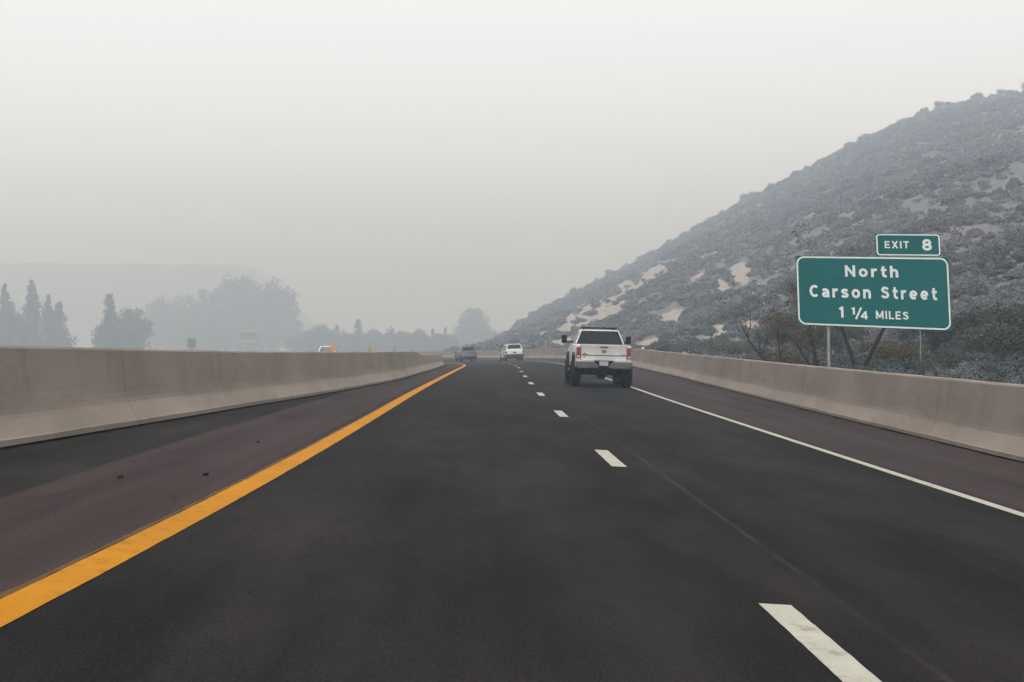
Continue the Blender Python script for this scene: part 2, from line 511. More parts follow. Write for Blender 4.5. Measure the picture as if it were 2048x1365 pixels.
# ------------------------------------------------------------------ the plain, the hill, far hills
g = G('dry_ground'); c = g.coord()
col = g.mix(g.ramp(g.noise(c, .06, 5), .35, .65), (.11, .10, .075), (.19, .165, .125))
col = g.mix(g.ramp(g.noise(c, 1.2, 4), .45, .7, 0, .6), col, (.08, .08, .055))
g.set(Base_Color=col, Roughness=.95); g.bump(g.noise(c, 3, 4), .5, .1)
M['ground'] = g.m
gx = np.concatenate([np.linspace(-2600, -60, 40), np.linspace(-40, 300, 40), np.linspace(340, 2600, 30)])
gy = np.concatenate([np.linspace(-80, 500, 40), np.linspace(540, 4200, 50)])
GX, GY = np.meshgrid(gx, gy, indexing='ij')
GZ = -1.55 - np.interp(GY, [0, 95, 420, 600, 4200], [0, 0, 2.6, 2.9, 2.9])
grid_mesh('ground', np.stack([GX, GY, GZ], -1), M['ground'])

# hill: ruled from its toe behind the right barrier up to its ridge
key = np.array([[-40, 150, 130, 44], [-10, 125, 170, 44], [12, 103, 212, 43.6], [28, 82, 240, 41.6], [55, 70, 255, 40], [85, 61, 270, 36.6],
                [115, 46, 290, 29.4], [145, 29, 318, 19.2], [175, 14, 330, 11.4], [200, 4.6, 343, 6.2], [225, -.5, 352, 2.8], [255, -8, 372, -.2], [330, -25, 420, -2.2]], float)
kf = np.interp(key[:, 0], [-40, 28, 85, 145, 200, 330], [2.9, 2.9, 2.75, 2.3, 1.8, 1.4])   # the ridge lies well back from the road
key[:, 1] *= kf; key[:, 2] *= kf; key[:, 3] = CAM_H + (key[:, 3] - CAM_H) * kf
ns, ntt = 300, 130
sD = np.interp(np.linspace(0, 1, ns), np.linspace(0, 1, len(key)), key[:, 0])
def smooth1(a, k=9):
    kk = np.hanning(k + 2)[1:-1]; kk /= kk.sum()
    return np.convolve(np.pad(a, k // 2, mode='reflect', reflect_type='odd'), kk, mode='valid')
rx, ry, rz = [smooth1(np.interp(sD, key[:, 0], key[:, i]), 21) for i in (1, 2, 3)]
toe = road_pt(sD, u_right(sD) + .62); toe[:, 2] -= .12
tt = np.concatenate([np.linspace(0, .12, 34)[:-1], np.linspace(.12, 1, 110), np.linspace(1, 1.5, 23)[1:]])
ntt = len(tt)
def vnoise(x, y, seed):
    r = np.random.default_rng(seed); tab = r.random((256, 256))
    xi = np.floor(x).astype(int); yi = np.floor(y).astype(int); fx = x - xi; fy = y - yi
    fx = fx * fx * (3 - 2 * fx); fy = fy * fy * (3 - 2 * fy)
    T = lambda a, b: tab[a % 256, b % 256]
    return (T(xi, yi) * (1 - fx) + T(xi + 1, yi) * fx) * (1 - fy) + (T(xi, yi + 1) * (1 - fx) + T(xi + 1, yi + 1) * fx) * fy
def fbm(x, y, seed, o=4):
    return sum(vnoise(x * 2 ** i, y * 2 ** i, seed + i) * .5 ** i for i in range(o)) / sum(.5 ** i for i in range(o))
HP = np.zeros((ns, ntt, 3))
for j, q in enumerate(tt):
    qq = min(q, 1); q0 = .10; qq = (qq - q0 * (1 - math.exp(-qq / q0))) / (1 - q0)      # a level ditch before the slope
    HP[:, j, 0] = toe[:, 0] * (1 - q) + rx * q
    HP[:, j, 1] = toe[:, 1] * (1 - q) + ry * q
    z = toe[:, 2] * (1 - qq) + rz * qq
    HP[:, j, 2] = z - (max(0, q - 1) * 130)
amp = np.clip((tt[None] - .03) * 7, 0, 1) * np.clip((HP[..., 2] + 1) / 8, .1, 1)
HP[..., 2] += ((fbm(HP[..., 0] / 40, HP[..., 1] / 40, 3) - .5) * 7 + (fbm(HP[..., 0] / 7, HP[..., 1] / 7, 9) - .5) * 1.2) * amp
# bare slips of pale soil, as places on the slope (image ellipse -> where it lies on the hill)
slips = [(1185, 628, 48, 17, -22), (1150, 648, 30, 10, -30), (1285, 562, 44, 11, -35), (1250, 575, 16, 9, -30), (1320, 540, 25, 7, -30), (1480, 548, 14, 13, -50),
         (1524, 604, 11, 13, -60), (1340, 640, 22, 9, -30), (1432, 668, 20, 12, -40), (1085, 672, 22, 9, -35), (1375, 712, 24, 10, -20), (1120, 690, 26, 7, -15),
         (1395, 560, 14, 6, -30), (1420, 515, 16, 5, -20), (1505, 655, 12, 14, -60), (1445, 575, 9, 12, -60), (1060, 690, 20, 6, -10), (1560, 690, 20, 10, 0),
         (1300, 690, 24, 8, -15), (1500, 480, 15, 4, -25), (1480, 690, 14, 8, 0)]
def bare(P):
    x, y = to_px(P)
    wob = (fbm(P[..., 0] / 6, P[..., 1] / 6, 21, 5) - .5) * 2.0
    b = np.zeros(P.shape[:-1])
    for (cx, cy, a, c_, ang) in slips:
        ca, sa = math.cos(R(ang)), math.sin(R(ang))
        X = (x - cx) * ca + (y - cy) * sa; Y = -(x - cx) * sa + (y - cy) * ca
        r = (X / (a * 1.25)) ** 2 + (Y / (c_ * 1.3)) ** 2
        b = np.maximum(b, np.clip(1.75 - r + 1.3 * wob, 0, 1))
    return b
sand = bare(np.where(HP[..., 1:2] > 5, HP, HP + np.array([0, 300, 0])))
sand = np.where(HP[..., 1] > 5, sand, 0)
g = G('hillside_soil'); c = g.coord()
at = g.n('ShaderNodeAttribute', attribute_name='sand').outputs['Fac']
soil = g.mix(g.ramp(g.noise(c, .12, 5, .6), .35, .65), (.105, .100, .098), (.175, .162, .156))
soil = g.mix(g.ramp(g.noise(c, .9, 4, .7), .45, .68, 0, .7), soil, (.070, .073, .068))
soil = g.mix(g.ramp(g.noise(c, .35, 4, .7), .60, .72, 0, .45), soil, (.085, .077, .068))
soil = g.mix(g.ramp(g.noise(c, 1.6, 3, .7), .44, .60, 0, .65), soil, (.075, .078, .074))
pale = g.mix(g.ramp(g.noise(c, 1.0, 5, .7), .35, .65), (.21, .18, .155), (.36, .31, .27))
pale = g.mix(g.ramp(g.noise(c, .7, 5, .75), .55, .68, 0, .8), pale, (.085, .085, .075))
g.set(Base_Color=g.mix(g.ramp(g.math('ADD', at, g.math('MULTIPLY', g.math('SUBTRACT', g.noise(c, .8, 4), .5), .7)), .3, .6), soil, pale), Roughness=.95)
g.bump(g.noise(c, 2.5, 5), .6, .15)
M['hill'] = g.m
grid_mesh('hill', HP, M['hill'], attr={'sand': sand})

# far, almost lost plateau on the left
hx = np.linspace(-1100, 200, 80)
top = np.interp(hx, [-1100, -600, -335, -300, -270, -248, 200], [106, 104, 101, 80, 45, 8, 2]) + (fbm(hx / 60, hx * 0, 5) - .5) * 5
FP = np.zeros((80, 6, 3))
for j, q in enumerate(np.linspace(0, 1, 6)):
    FP[:, j, 0] = hx; FP[:, j, 1] = 1700 + 200 * q; FP[:, j, 2] = -5 + (top + 5) * math.sin(q * math.pi / 2) ** .8
back = FP[:, -1:].copy(); back[..., 1] += 400; back[..., 2] = -5
grid_mesh('far_hills', np.concatenate([FP, back], 1), M['ground'])

# ------------------------------------------------------------------ foliage
def leaf_cloud(centers, radii, per, size, squash=1.0, flat=.0, seed=0):
    """many small leaf-clump quads on and in a set of lumps -> verts, faces"""
    r = np.random.default_rng(seed)
    n = len(centers) * per
    C = np.repeat(np.asarray(centers, float), per, 0); Rr = np.repeat(np.asarray(radii, float), per)
    d = r.normal(size=(n, 3)); d /= np.linalg.norm(d, axis=1, keepdims=True)
    rad = Rr * r.random(n) ** .38 * (1 + .12 * r.normal(size=n))
    P = C + d * rad[:, None] * np.array([1, 1, squash])
    a = r.normal(size=(n, 3)); a /= np.linalg.norm(a, axis=1, keepdims=True)
    b = np.cross(a, d + .6 * r.normal(size=(n, 3))); b /= (np.linalg.norm(b, axis=1, keepdims=True) + 1e-9)
    s = size * (.6 + .8 * r.random(n))
    a *= s[:, None] * .5; b *= (s * (.45 + .4 * r.random(n)))[:, None] * .5
    V = np.stack([P - a - b * .3, P + b, P + a - b * .2, P - b], 1).reshape(-1, 3)
    return V, np.arange(n * 4).reshape(n, 4)

def fast_mesh(name, V, F, m, attr=None):
    me = bpy.data.meshes.new(name)
    me.vertices.add(len(V)); me.vertices.foreach_set('co', V.astype(np.float32).reshape(-1))
    me.loops.add(F.size); me.loops.foreach_set('vertex_index', F.astype(np.int32).reshape(-1))
    me.polygons.add(len(F)); me.polygons.foreach_set('loop_start', np.arange(0, F.size, F.shape[1], dtype=np.int32))
    me.update(calc_edges=True)
    for nm, arr in (attr or {}).items():
        a = me.attributes.new(nm, 'FLOAT', 'POINT'); a.data.foreach_set('value', arr.astype(np.float32).reshape(-1))
    me.materials.append(m)
    return me

def mobj(name, me, parent=None):
    o = bpy.data.objects.new(name, me); COL.objects.link(o)
    if parent: o.parent = parent
    return o

# scrub covering the hill: one mass nobody could count
def hill_point(i, j):
    i0 = np.floor(i).astype(int); j0 = np.floor(j).astype(int); fi = (i - i0)[:, None]; fj = (j - j0)[:, None]
    i1 = np.minimum(i0 + 1, ns - 1); j1 = np.minimum(j0 + 1, ntt - 1)
    return (HP[i0, j0] * (1 - fi) + HP[i1, j0] * fi) * (1 - fj) + (HP[i0, j1] * (1 - fi) + HP[i1, j1] * fi) * fj
ntry = 120000
ii = rng.random(ntry) * (ns - 1.01); jt = 1.03 * rng.random(ntry) ** .8
jj = np.interp(jt, tt, np.arange(ntt))
SP = hill_point(ii, jj)
pxs, pys = to_px(np.where(SP[:, 1:2] > 5, SP, 50.0))
off = SP[:, 0] - xd(SP[:, 1]) - u_right(SP[:, 1])
ok = (SP[:, 1] > 18) & (pxs > 900) & (pxs < 2400) & (off > 1.6)
SP = SP[ok]; jt = jt[ok]
bb = bare(SP)
dens = fbm(SP[:, 0] / 11, SP[:, 1] / 11, 31)
keep = (rng.random(len(SP)) > bb * 1.6) & (rng.random(len(SP)) < np.clip((dens - .22) * 2.6, .25, .95)) | (rng.random(len(SP)) < .035)
SP = SP[keep]
near = SP[:, 1] < 130
SP = np.concatenate([SP[near][:2600], SP[~near][:24000]])
sz = (.42 + .62 * rng.random(len(SP)) ** 1.7) * np.where(rng.random(len(SP)) < .10, 1.5, 1.0) * np.interp(SP[:, 1], [40, 130, 300, 700], [.8, 1.0, 1.35, 2.3])
leaf = np.maximum(.055, .0010 * SP[:, 1])
cnt = np.clip(8 * (sz / leaf) ** 2, 20, 480).astype(int)
own = np.repeat(np.arange(len(SP)), cnt); nL = len(own)
d = rng.normal(size=(nL, 3)); d[:, 2] = np.abs(d[:, 2]); d /= np.linalg.norm(d, axis=1, keepdims=True)
# each plant is a handful of lobes, not one dome
lob = np.random.default_rng(5).normal(size=(len(SP), 6, 3)); lob[..., 2] = abs(lob[..., 2]) * .7
lob /= np.linalg.norm(lob, axis=2, keepdims=True)
pick = rng.integers(0, 6, nL)
Pc = SP[own] + (lob[own, pick] * (.52 * sz[own])[:, None] + d * (sz[own] * (.30 + .24 * rng.random(nL)))[:, None]) * np.array([1.1, 1.1, .95]); Pc[:, 2] += .02
a = rng.normal(size=(nL, 3)); a /= np.linalg.norm(a, axis=1, keepdims=True)
b = np.cross(a, d); b /= np.linalg.norm(b, axis=1, keepdims=True) + 1e-9
ls = (leaf[own] * (1.1 + .9 * rng.random(nL)))[:, None]
V = np.stack([Pc - a * ls * .72, Pc + b * ls * .30, Pc + a * ls * .72, Pc - b * ls * .30], 1).reshape(-1, 3)
Fq = np.arange(nL * 4).reshape(-1, 4)
nS = len(SP)
hue = np.clip(fbm(SP[:, 0] / 18, SP[:, 1] / 18, 44) * 1.5 - .25 + rng.normal(0, .18, nS) - np.interp(SP[:, 1], [60, 190], [.38, 0]), 0, 1)
val = np.repeat(hue[own], 4)
g = G('hillside_scrub')
h = g.n('ShaderNodeAttribute', attribute_name='kind_of_plant').outputs['Fac']
col = g.mix(g.ramp(h, .15, .5), (.046, .058, .061), (.118, .127, .131))
col = g.mix(g.ramp(h, .55, .85), col, (.150, .136, .158))
col = g.mix(g.ramp(g.noise(g.coord(), 3.0, 2), .3, .7, 0, .5), col, g.mix(.5, col, (.18, .18, .175)))
g.set(Base_Color=col, Roughness=.85)
g.b.inputs['Specular IOR Level'].default_value = .1
M['scrub'] = g.m
o = mobj('hillside_scrub', fast_mesh('hillside_scrub', V, Fq, M['scrub'], {'kind_of_plant': val}))
tag(o, 'low grey green sagebrush scrub covering the whole hazy hillside', 'scrub', kind='stuff')

# ------------------------------------------------------------------ vehicles
def wheel(parent, cx, cy, r, wd, name='wheel'):
    t = MB().lathe_x([(-wd / 2, r * .60), (-wd / 2, r * .86), (-wd * .42, r * .97), (-wd * .25, r), (wd * .25, r), (wd * .42, r * .97), (wd / 2, r * .86), (wd / 2, r * .60), (-wd / 2, r * .60)], cx, cy, r)
    wob = t.obj(name, M['rubber'], parent, smooth=False)
    s = 1 if cx > 0 else -1
    rm = MB()
    rm.lathe_x([(-wd * .35, r * .60), (s * wd * .36, r * .595), (s * wd * .30, r * .52), (s * wd * .12, r * .48), (s * wd * .10, .001)], cx, cy, r)
    for q in range(6):
        a = q * math.pi / 3
        p0 = (cx + s * wd * .20, cy, r); p1 = (cx + s * wd * .30, cy + math.cos(a) * r * .55, r + math.sin(a) * r * .55)
        rm.tube([p0, p1], [r * .10, r * .08], 6)
    rm.obj('rim', M['rim'], wob, smooth=False)
    return wob

def arch(y, r, z0, n=12):
    """notch outline from front to back along the sill"""
    y0 = math.sqrt(max(0, r * r - (z0 - r * .9) ** 2))
    a0 = math.asin((z0 - r * .9) / r)
    return [(y + r * math.cos(a0 + (math.pi - 2 * a0) * i / n), r * .9 + r * math.sin(a0 + (math.pi - 2 * a0) * i / n)) for i in range(n + 1)]

# --- the white lifted pickup in the right lane
def pickup():
    t = empty('pickup_truck')
    RW, RT = .475, .34                                   # tyre radius and width
    yr, yf = 1.22, 5.05
    poly = [(.08, .86), (.08, 1.02), (2.03, 1.02), (2.06, 1.50), (4.72, 1.50), (4.78, 1.45), (5.72, 1.40), (5.92, 1.28), (5.95, .72)]
    poly += arch(yf, .60, .70) + arch(yr, .60, .70) + [(.55, .70)]
    body = MB().prism_x(poly, -.965, .965, lambda z: 1 - .05 * max(0, z - 1.15) / .35)
    for s in (-1, 1):                                    # bed sides, open box between them
        body.prism_y([(s * .965, 1.024), (s * .972, 1.25), (s * .945, 1.42), (s * .925, 1.485), (s * .80, 1.485), (s * .80, 1.024)], .085, 2.04)
    body.box(-.798, .798, 1.96, 2.04, 1.024, 1.48)
    body.obj('body', M['white_paint'], t, bevel=.025)
    # cab
    B = [(-.90, 2.10, 1.503), (.90, 2.10, 1.503), (.90, 4.62, 1.503), (-.90, 4.62, 1.503)]
    Tp = [(-.685, 2.36, 2.03), (.685, 2.36, 2.03), (.665, 3.78, 2.05), (-.665, 3.78, 2.05)]
    cab = MB().add(B + Tp, [(0, 3, 2, 1), (4, 5, 6, 7), (0, 1, 5, 4), (1, 2, 6, 5), (2, 3, 7, 6), (3, 0, 4, 7)])
    cab.obj('cab', M['white_paint'], t, bevel=.05, seg=3)
    def on_face(p00, p10, p11, p01, a0, a1, b0, b1, top_in=0.0):
        p00, p10, p11, p01 = map(Vector, (p00, p10, p11, p01))
        P = lambda a, b: (p00 * (1 - a) + p10 * a) * (1 - b) + (p01 * (1 - a) + p11 * a) * b
        return [P(a0, b0), P(a1, b0), P(a1 - top_in, b1), P(a0 + top_in, b1)]
    MB().slab(on_face(B[0], B[1], Tp[1], Tp[0], .03, .97, .03, .93, .0), .02).obj('rear_window', M['glass'], t, bevel=.006)
    MB().slab(on_face(B[2], B[3], Tp[3], Tp[2], .07, .93, .08, .92), .02).obj('windshield', M['glass'], t, bevel=.006)
    for s in (0, 1):
        q = (B[1], B[2], Tp[2], Tp[1]) if s else (B[3], B[0], Tp[0], Tp[3])
        for (a0, a1) in ((.08, .43), (.47, .84)):
            if not s: a0, a1 = 1 - a1, 1 - a0
            MB().slab(on_face(*q, a0, a1, .10, .86), .02).obj('side_window', M['glass'], t, bevel=.006)
    # brake light over the rear window, light bar on the roof
    MB().slab([(-.11, 2.340, 1.985), (.11, 2.340, 1.985), (.11, 2.352, 2.012), (-.11, 2.352, 2.012)], .03).obj('brake_light', M['clear_lens'], t)
    lb = MB().box(-.66, .66, 2.82, 2.94, 2.075, 2.135)
    for x in (-.55, .55): lb.box(x - .03, x + .03, 2.85, 2.91, 2.03, 2.075)
    lb.obj('light_bar', M['black'], t, bevel=.012)
    # tailgate with its lip, crease, handle and badges
    tg = MB().prism_x([(.035, .945), (.03, 1.10), (.046, 1.112), (.046, 1.122), (.028, 1.135), (.030, 1.40), (.008, 1.455), (.012, 1.495), (.10, 1.495), (.10, .945)], -.785, .785)
    tg = tg.obj('tailgate', M['white_paint'], t, bevel=.006)
    MB().box(-.13, .13, .0, .03, 1.405, 1.432).obj('handle', M['black'], tg)
    MB().box(-.77, .77, .026, .036, 1.108, 1.124).obj('groove_shade', M['cladding'], tg)  # dark strip laid in the tailgate crease, standing for the groove's shade
    # ram's-head style badge: two curled horns round a wedge muzzle
    e = MB()
    for s in (-1, 1):
        e.tube([(s * .012, .018, 1.285), (s * .035, .018, 1.30), (s * .062, .018, 1.285), (s * .066, .018, 1.25), (s * .045, .018, 1.228)], [.012, .016, .015, .012, .006], 6)
    e.prism_y([(-.016, 1.285), (.016, 1.285), (.026, 1.245), (.010, 1.20), (-.010, 1.20), (-.026, 1.245)], .012, .03)
    e.obj('emblem', M['badge'], tg)
    e = MB()
    for i, hgt in enumerate((.03, .055, .04, .03, .022)):
        e.box(-.735 + i * .036, -.697 + i * .036, .022, .03, 1.14, 1.14 + hgt)
    e.obj('badge', M['badge'], tg)
    MB().prism_y([(-.70, 1.03), (-.67, 1.03), (-.67, 1.07), (-.645, 1.07), (-.645, 1.088), (-.70, 1.088)], .022, .032).obj('badge', M['badge'], tg)
    MB().box(.60, .76, .022, .03, 1.15, 1.17).obj('badge', M['badge'], tg)
    for s in (-1, 1):
        l = MB().box(min(s * .80, s * .955), max(s * .80, s * .955), .03, .16, 1.03, 1.40).obj('taillight', M['red_lens'], t, bevel=.012)
        MB().box(min(s * .835, s * .925), max(s * .835, s * .925), .022, .04, 1.05, 1.10).obj('reverse_lamp', M['clear_lens'], l)
        MB().box(min(s * .792, s * .80), max(s * .792, s * .80), .05, .16, .95, 1.48).obj('gap', M['black'], l)
    # chrome step bumper dipping to the plate
    for s in (-1, 1):
        pb = [(s * .97, .905), (s * .36, .905), (s * .22, .80), (s * .18, .745), (s * .18, .69), (s * .30, .67), (s * .90, .66), (s * .975, .72)]
        MB().prism_y(pb, -.10, .06).obj('bumper', M['chrome'], t, bevel=.02)
        MB().prism_y([(s * .355, .915), (s * .97, .915), (s * .97, .93), (s * .345, .93)], -.085, .05).obj('bumper_step', M['white_refl'], t)
    cb = MB().box(-.178, .178, -.06, .05, .68, .745).box(-.34, .34, -.02, .05, .75, .93)
    cb.obj('bumper_recess', M['black'], t)
    MB().box(-.155, .155, -.045, -.022, .765, .915).obj('licence_plate', M['plate'], t, bevel=.004)
    # running gear seen below the bumper
    ax = MB().tube([(-.80, yr, RW), (-.25, yr, RW), (.25, yr, RW), (.80, yr, RW)], [.06, .06, .06, .06], 10)
    ax.tube([(0, yr - .22, RW), (0, yr - .12, RW), (0, yr + .12, RW), (0, yr + .22, RW)], [.08, .21, .19, .07], 12)
    ax.obj('rear_axle', M['under'], t)
    ht = MB().box(-.62, .62, .10, .20, .57, .67).box(-.05, .05, -.04, .3, .50, .60).tube([(.0, -.04, .55), (.0, -.12, .52), (.0, -.12, .44)], .02, 6)
    ht.obj('tow_hitch', M['under'], t)
    fr = MB()
    for s in (-1, 1):
        fr.box(min(s * .40, s * .50), max(s * .40, s * .50), .1, 5.7, .62, .78)
        fr.box(min(s * .55, s * .63), max(s * .55, s * .63), .45, 2.1, .56, .60)
        fr.tube([(s * .48, yr - .3, .80), (s * .52, yr - .05, .45)], .04, 6)
    fr.box(-.55, .55, 2.2, 4.7, .50, .72)
    fr.tube([(-.8, yf, RW), (.8, yf, RW)], .08, 8)
    fr.tube([(.45, .2, .60), (.45, .9, .56), (.40, 3, .55)], .05, 8)
    fr.obj('chassis', M['under'], t)
    st = MB().lathe_x([(-.12, .15), (-.12, .30), (0, .34), (.12, .30), (.12, .15), (-.12, .15)], 0, 0, 0, 18)
    sp = build('spare_tyre', [(v[1], v[2] + .85 - 0.2, v[0] + .70) for v in st.v], st.f, M['rubber'], t)
    # flares, wheels, steps
    for s in (-1, 1):
        for yy in (yr, yf):
            v = []; f = []; n = 14
            for i in range(n + 1):
                a = R(-8) + R(196) * i / n
                for (rr, xx) in ((.585, .93), (.60, 1.035), (.665, 1.03), (.70, .95)):
                    v.append((s * xx, yy + rr * math.cos(a), .54 + rr * math.sin(a)))
            for i in range(n):
                for q in range(3):
                    f.append((i * 4 + q, i * 4 + q + 1, i * 4 + q + 5, i * 4 + q + 4))
            build('fender_flare', v, f, M['black'], t, smooth=True)
            wheel(t, s * .91, yy, RW, RT)
        MB().tube([(s * .95, 2.0, .60), (s * 1.0, 2.15, .56), (s * 1.0, 4.1, .56), (s * .95, 4.25, .60)], .045, 8).obj('running_board', M['black'], t)
        mr = MB().box(min(s * 1.10, s * 1.30), max(s * 1.10, s * 1.30), 4.0, 4.10, 1.54, 1.83).obj('mirror', M['black'], t, bevel=.03, seg=3)
        MB().box(min(s * 1.125, s * 1.255), max(s * 1.125, s * 1.255), 3.992, 4.004, 1.575, 1.785).obj('mirror_glass', M['glass'], mr)
        MB().box(min(s * .86, s * 1.14), max(s * .86, s * 1.14), 4.03, 4.08, 1.555, 1.615).obj('mirror_arm', M['black'], mr)
        MB().box(min(s * .70, s * .93), max(s * .70, s * .93), 5.86, 5.965, 1.05, 1.28).obj('headlight', M['clear_lens'], t, bevel=.01)
        MB().box(min(s * .958, s * .978), max(s * .958, s * .978), 3.35, 3.52, 1.33, 1.36).obj('door_handle', M['chrome'], t)
    MB().box(-.66, .66, 5.9, 5.97, .95, 1.30).obj('grille', M['black'], t, bevel=.01)
    MB().box(-.97, .97, 5.93, 6.12, .70, .92).obj('front_bumper', M['chrome'], t, bevel=.03)
    return t

def place(t, D, u, yaw_extra=0.0, flip=False, dz=0.0):
    p = road_pt(D, u)
    t.location = (float(p[0]), float(p[1]), float(p[2]) + dz)
    hd = -heading(D) + R(yaw_extra) + (math.pi if flip else 0)
    roll = -math.atan(float(cross(D + 2)))
    pitch = math.atan((float(zc(D + 4)) - float(zc(D))) / 4)
    m = Matrix.Rotation(hd, 4, 'Z') @ Matrix.Rotation(roll if not flip else -roll, 4, 'Y') @ Matrix.Rotation(pitch if not flip else -pitch, 4, 'X')
    t.rotation_euler = m.to_euler()

trk = pickup()
tag(trk, 'white lifted pickup truck with black towing mirrors and roof light bar in right lane', 'pickup truck')
place(trk, 52.0, 2.42, 0.2)

# --- sport utility vehicles
def suv(paint_m, L=4.65, Wd=1.86, Hh=1.68, cladding=True, front=False):
    t = empty('sport_utility_vehicle')
    hw = Wd / 2; RW, RT = .36, .24
    yr, yf = .95, .95 + L * .585
    zb = .94; zt = Hh - .02
    poly = [(.03, .56), (.0, .72), (.05, zb - .04), (.10, zb), (L * .70, zb + .02), (L * .76, zb), (L - .28, zb - .12), (L - .05, zb - .28), (L, .55), (L - .03, .32)]
    poly += arch(yf, .44, .32) + arch(yr, .44, .32) + [(.25, .34), (.06, .42)]
    MB().prism_x(poly, -hw, hw, lambda z: 1 - .05 * max(0, z - .75) / .2 - .03 * max(0, .5 - z) / .2).obj('body', paint_m, t, bevel=.05, seg=3)
    B = [(-hw * .93, .08, zb + .003), (hw * .93, .08, zb + .003), (hw * .93, L * .76, zb + .003), (-hw * .93, L * .76, zb + .003)]
    Tp = [(-hw * .70, .42, zt), (hw * .70, .42, zt), (hw * .70, L * .56, zt), (-hw * .70, L * .56, zt)]
    MB().add(B + Tp, [(0, 3, 2, 1), (4, 5, 6, 7), (0, 1, 5, 4), (1, 2, 6, 5), (2, 3, 7, 6), (3, 0, 4, 7)]).obj('cabin', paint_m, t, bevel=.07, seg=3)
    def q(p00, p10, p11, p01, a0, a1, b0, b1):
        p00, p10, p11, p01 = map(Vector, (p00, p10, p11, p01))
        P = lambda a, b: (p00 * (1 - a) + p10 * a) * (1 - b) + (p01 * (1 - a) + p11 * a) * b
        return [P(a0, b0), P(a1, b0), P(a1, b1), P(a0, b1)]
    MB().slab(q(B[0], B[1], Tp[1], Tp[0], .07, .93, .36, .86), .02).obj('rear_window', M['glass'], t, bevel=.01)
    MB().slab(q(B[2], B[3], Tp[3], Tp[2], .07, .93, .06, .90), .02).obj('windshield', M['windshield'], t, bevel=.01)
    for s in (0, 1):
        fc = (B[1], B[2], Tp[2], Tp[1]) if s else (B[3], B[0], Tp[0], Tp[3])
        for (a0, a1) in ((.06, .24), (.27, .53), (.56, .84)):
            if not s: a0, a1 = 1 - a1, 1 - a0
            MB().slab(q(*fc, a0, a1, .14, .84), .02).obj('side_window', M['glass'], t, bevel=.008)
    sp = MB().slab([(-hw * .66, .34, zt - .03), (hw * .66, .34, zt - .03), (hw * .68, .60, zt + .012), (-hw * .68, .60, zt + .012)], .03)
    sp.obj('spoiler', paint_m, t, bevel=.01)
    MB().prism_x([(-.035, .42), (-.05, .62), (.02, .70), (.22, .70), (.22, .38), (.0, .38)], -hw * .985, hw * .985).obj('rear_bumper', M['cladding'] if cladding else paint_m, t, bevel=.03)
    MB().box(-.17, .17, -.012, .02, .77, .90).obj('licence_plate', M['badge'], t)
    for s in (-1, 1):
        MB().prism_y([(s * hw * .72, .80), (s * hw * .985, .78), (s * hw * .955, .965), (s * hw * .86, .965)], -.005, .22).obj('taillight', M['red_lens'] if not cladding else M['dark_lens'], t, bevel=.012)
        mr = MB().prism_y([(s * (hw + .02), .98), (s * (hw + .21), 1.0), (s * (hw + .21), 1.13), (s * (hw + .06), 1.15)], L * .655, L * .655 + .12).obj('mirror', M['black'], t, bevel=.02)
        MB().box(min(s * .82 * hw, s * (hw + .06)), max(s * .82 * hw, s * (hw + .06)), L * .66, L * .66 + .05, .985, 1.02).obj('mirror_arm', M['black'], mr)
        MB().tube([(s * hw * .64, .75, zt + .01), (s * hw * .64, .85, zt + .05), (s * hw * .64, L * .5, zt + .05), (s * hw * .64, L * .53, zt + .01)], .018, 6).obj('roof_rail', M['black'], t)
        MB().prism_y([(s * hw * .55, .70), (s * hw * .90, .70), (s * hw * .90, .82), (s * hw * .62, .80)], L - .14, L + .005).obj('headlight', M['clear_lens'], t)
        for yy in (yr, yf): wheel(t, s * (hw - .14), yy, RW, RT)
    MB().box(-.42, .42, L - .06, L + .012, .48, .66).obj('grille', M['black'], t)
    MB().box(-hw * .7, hw * .7, .3, L - .3, .24, .36).obj('underbody', M['under'], t)
    return t
M['dark_lens'] = simple('dull_red_lens', (.09, .02, .02), .3, 0, .2, 12)

s1 = suv(M['white_paint'], 4.7, 1.92, 1.70)
tag(s1, 'small distant white sport utility vehicle with dark lower bumper, ahead of the pickup truck', 'car')
place(s1, 150.0, 2.55, 3.0)
s2 = suv(M['dark_paint'], 4.65, 1.84, 1.72, cladding=False)
tag(s2, 'dark blue grey sport utility vehicle in the left lane, farthest car ahead', 'car')
place(s2, 168.0, -.75, 4.5)
s3 = copy_tree(s1)
tag(s3, 'white oncoming vehicle of which only roof and windshield show above the left barrier', 'car')
place(s3, 154.0, -15.6, 0.0, flip=True)
p = s3.location
s3.location = (-18.3, 150.0, -.42)
s3.rotation_euler = (0, 0, math.pi + R(3))

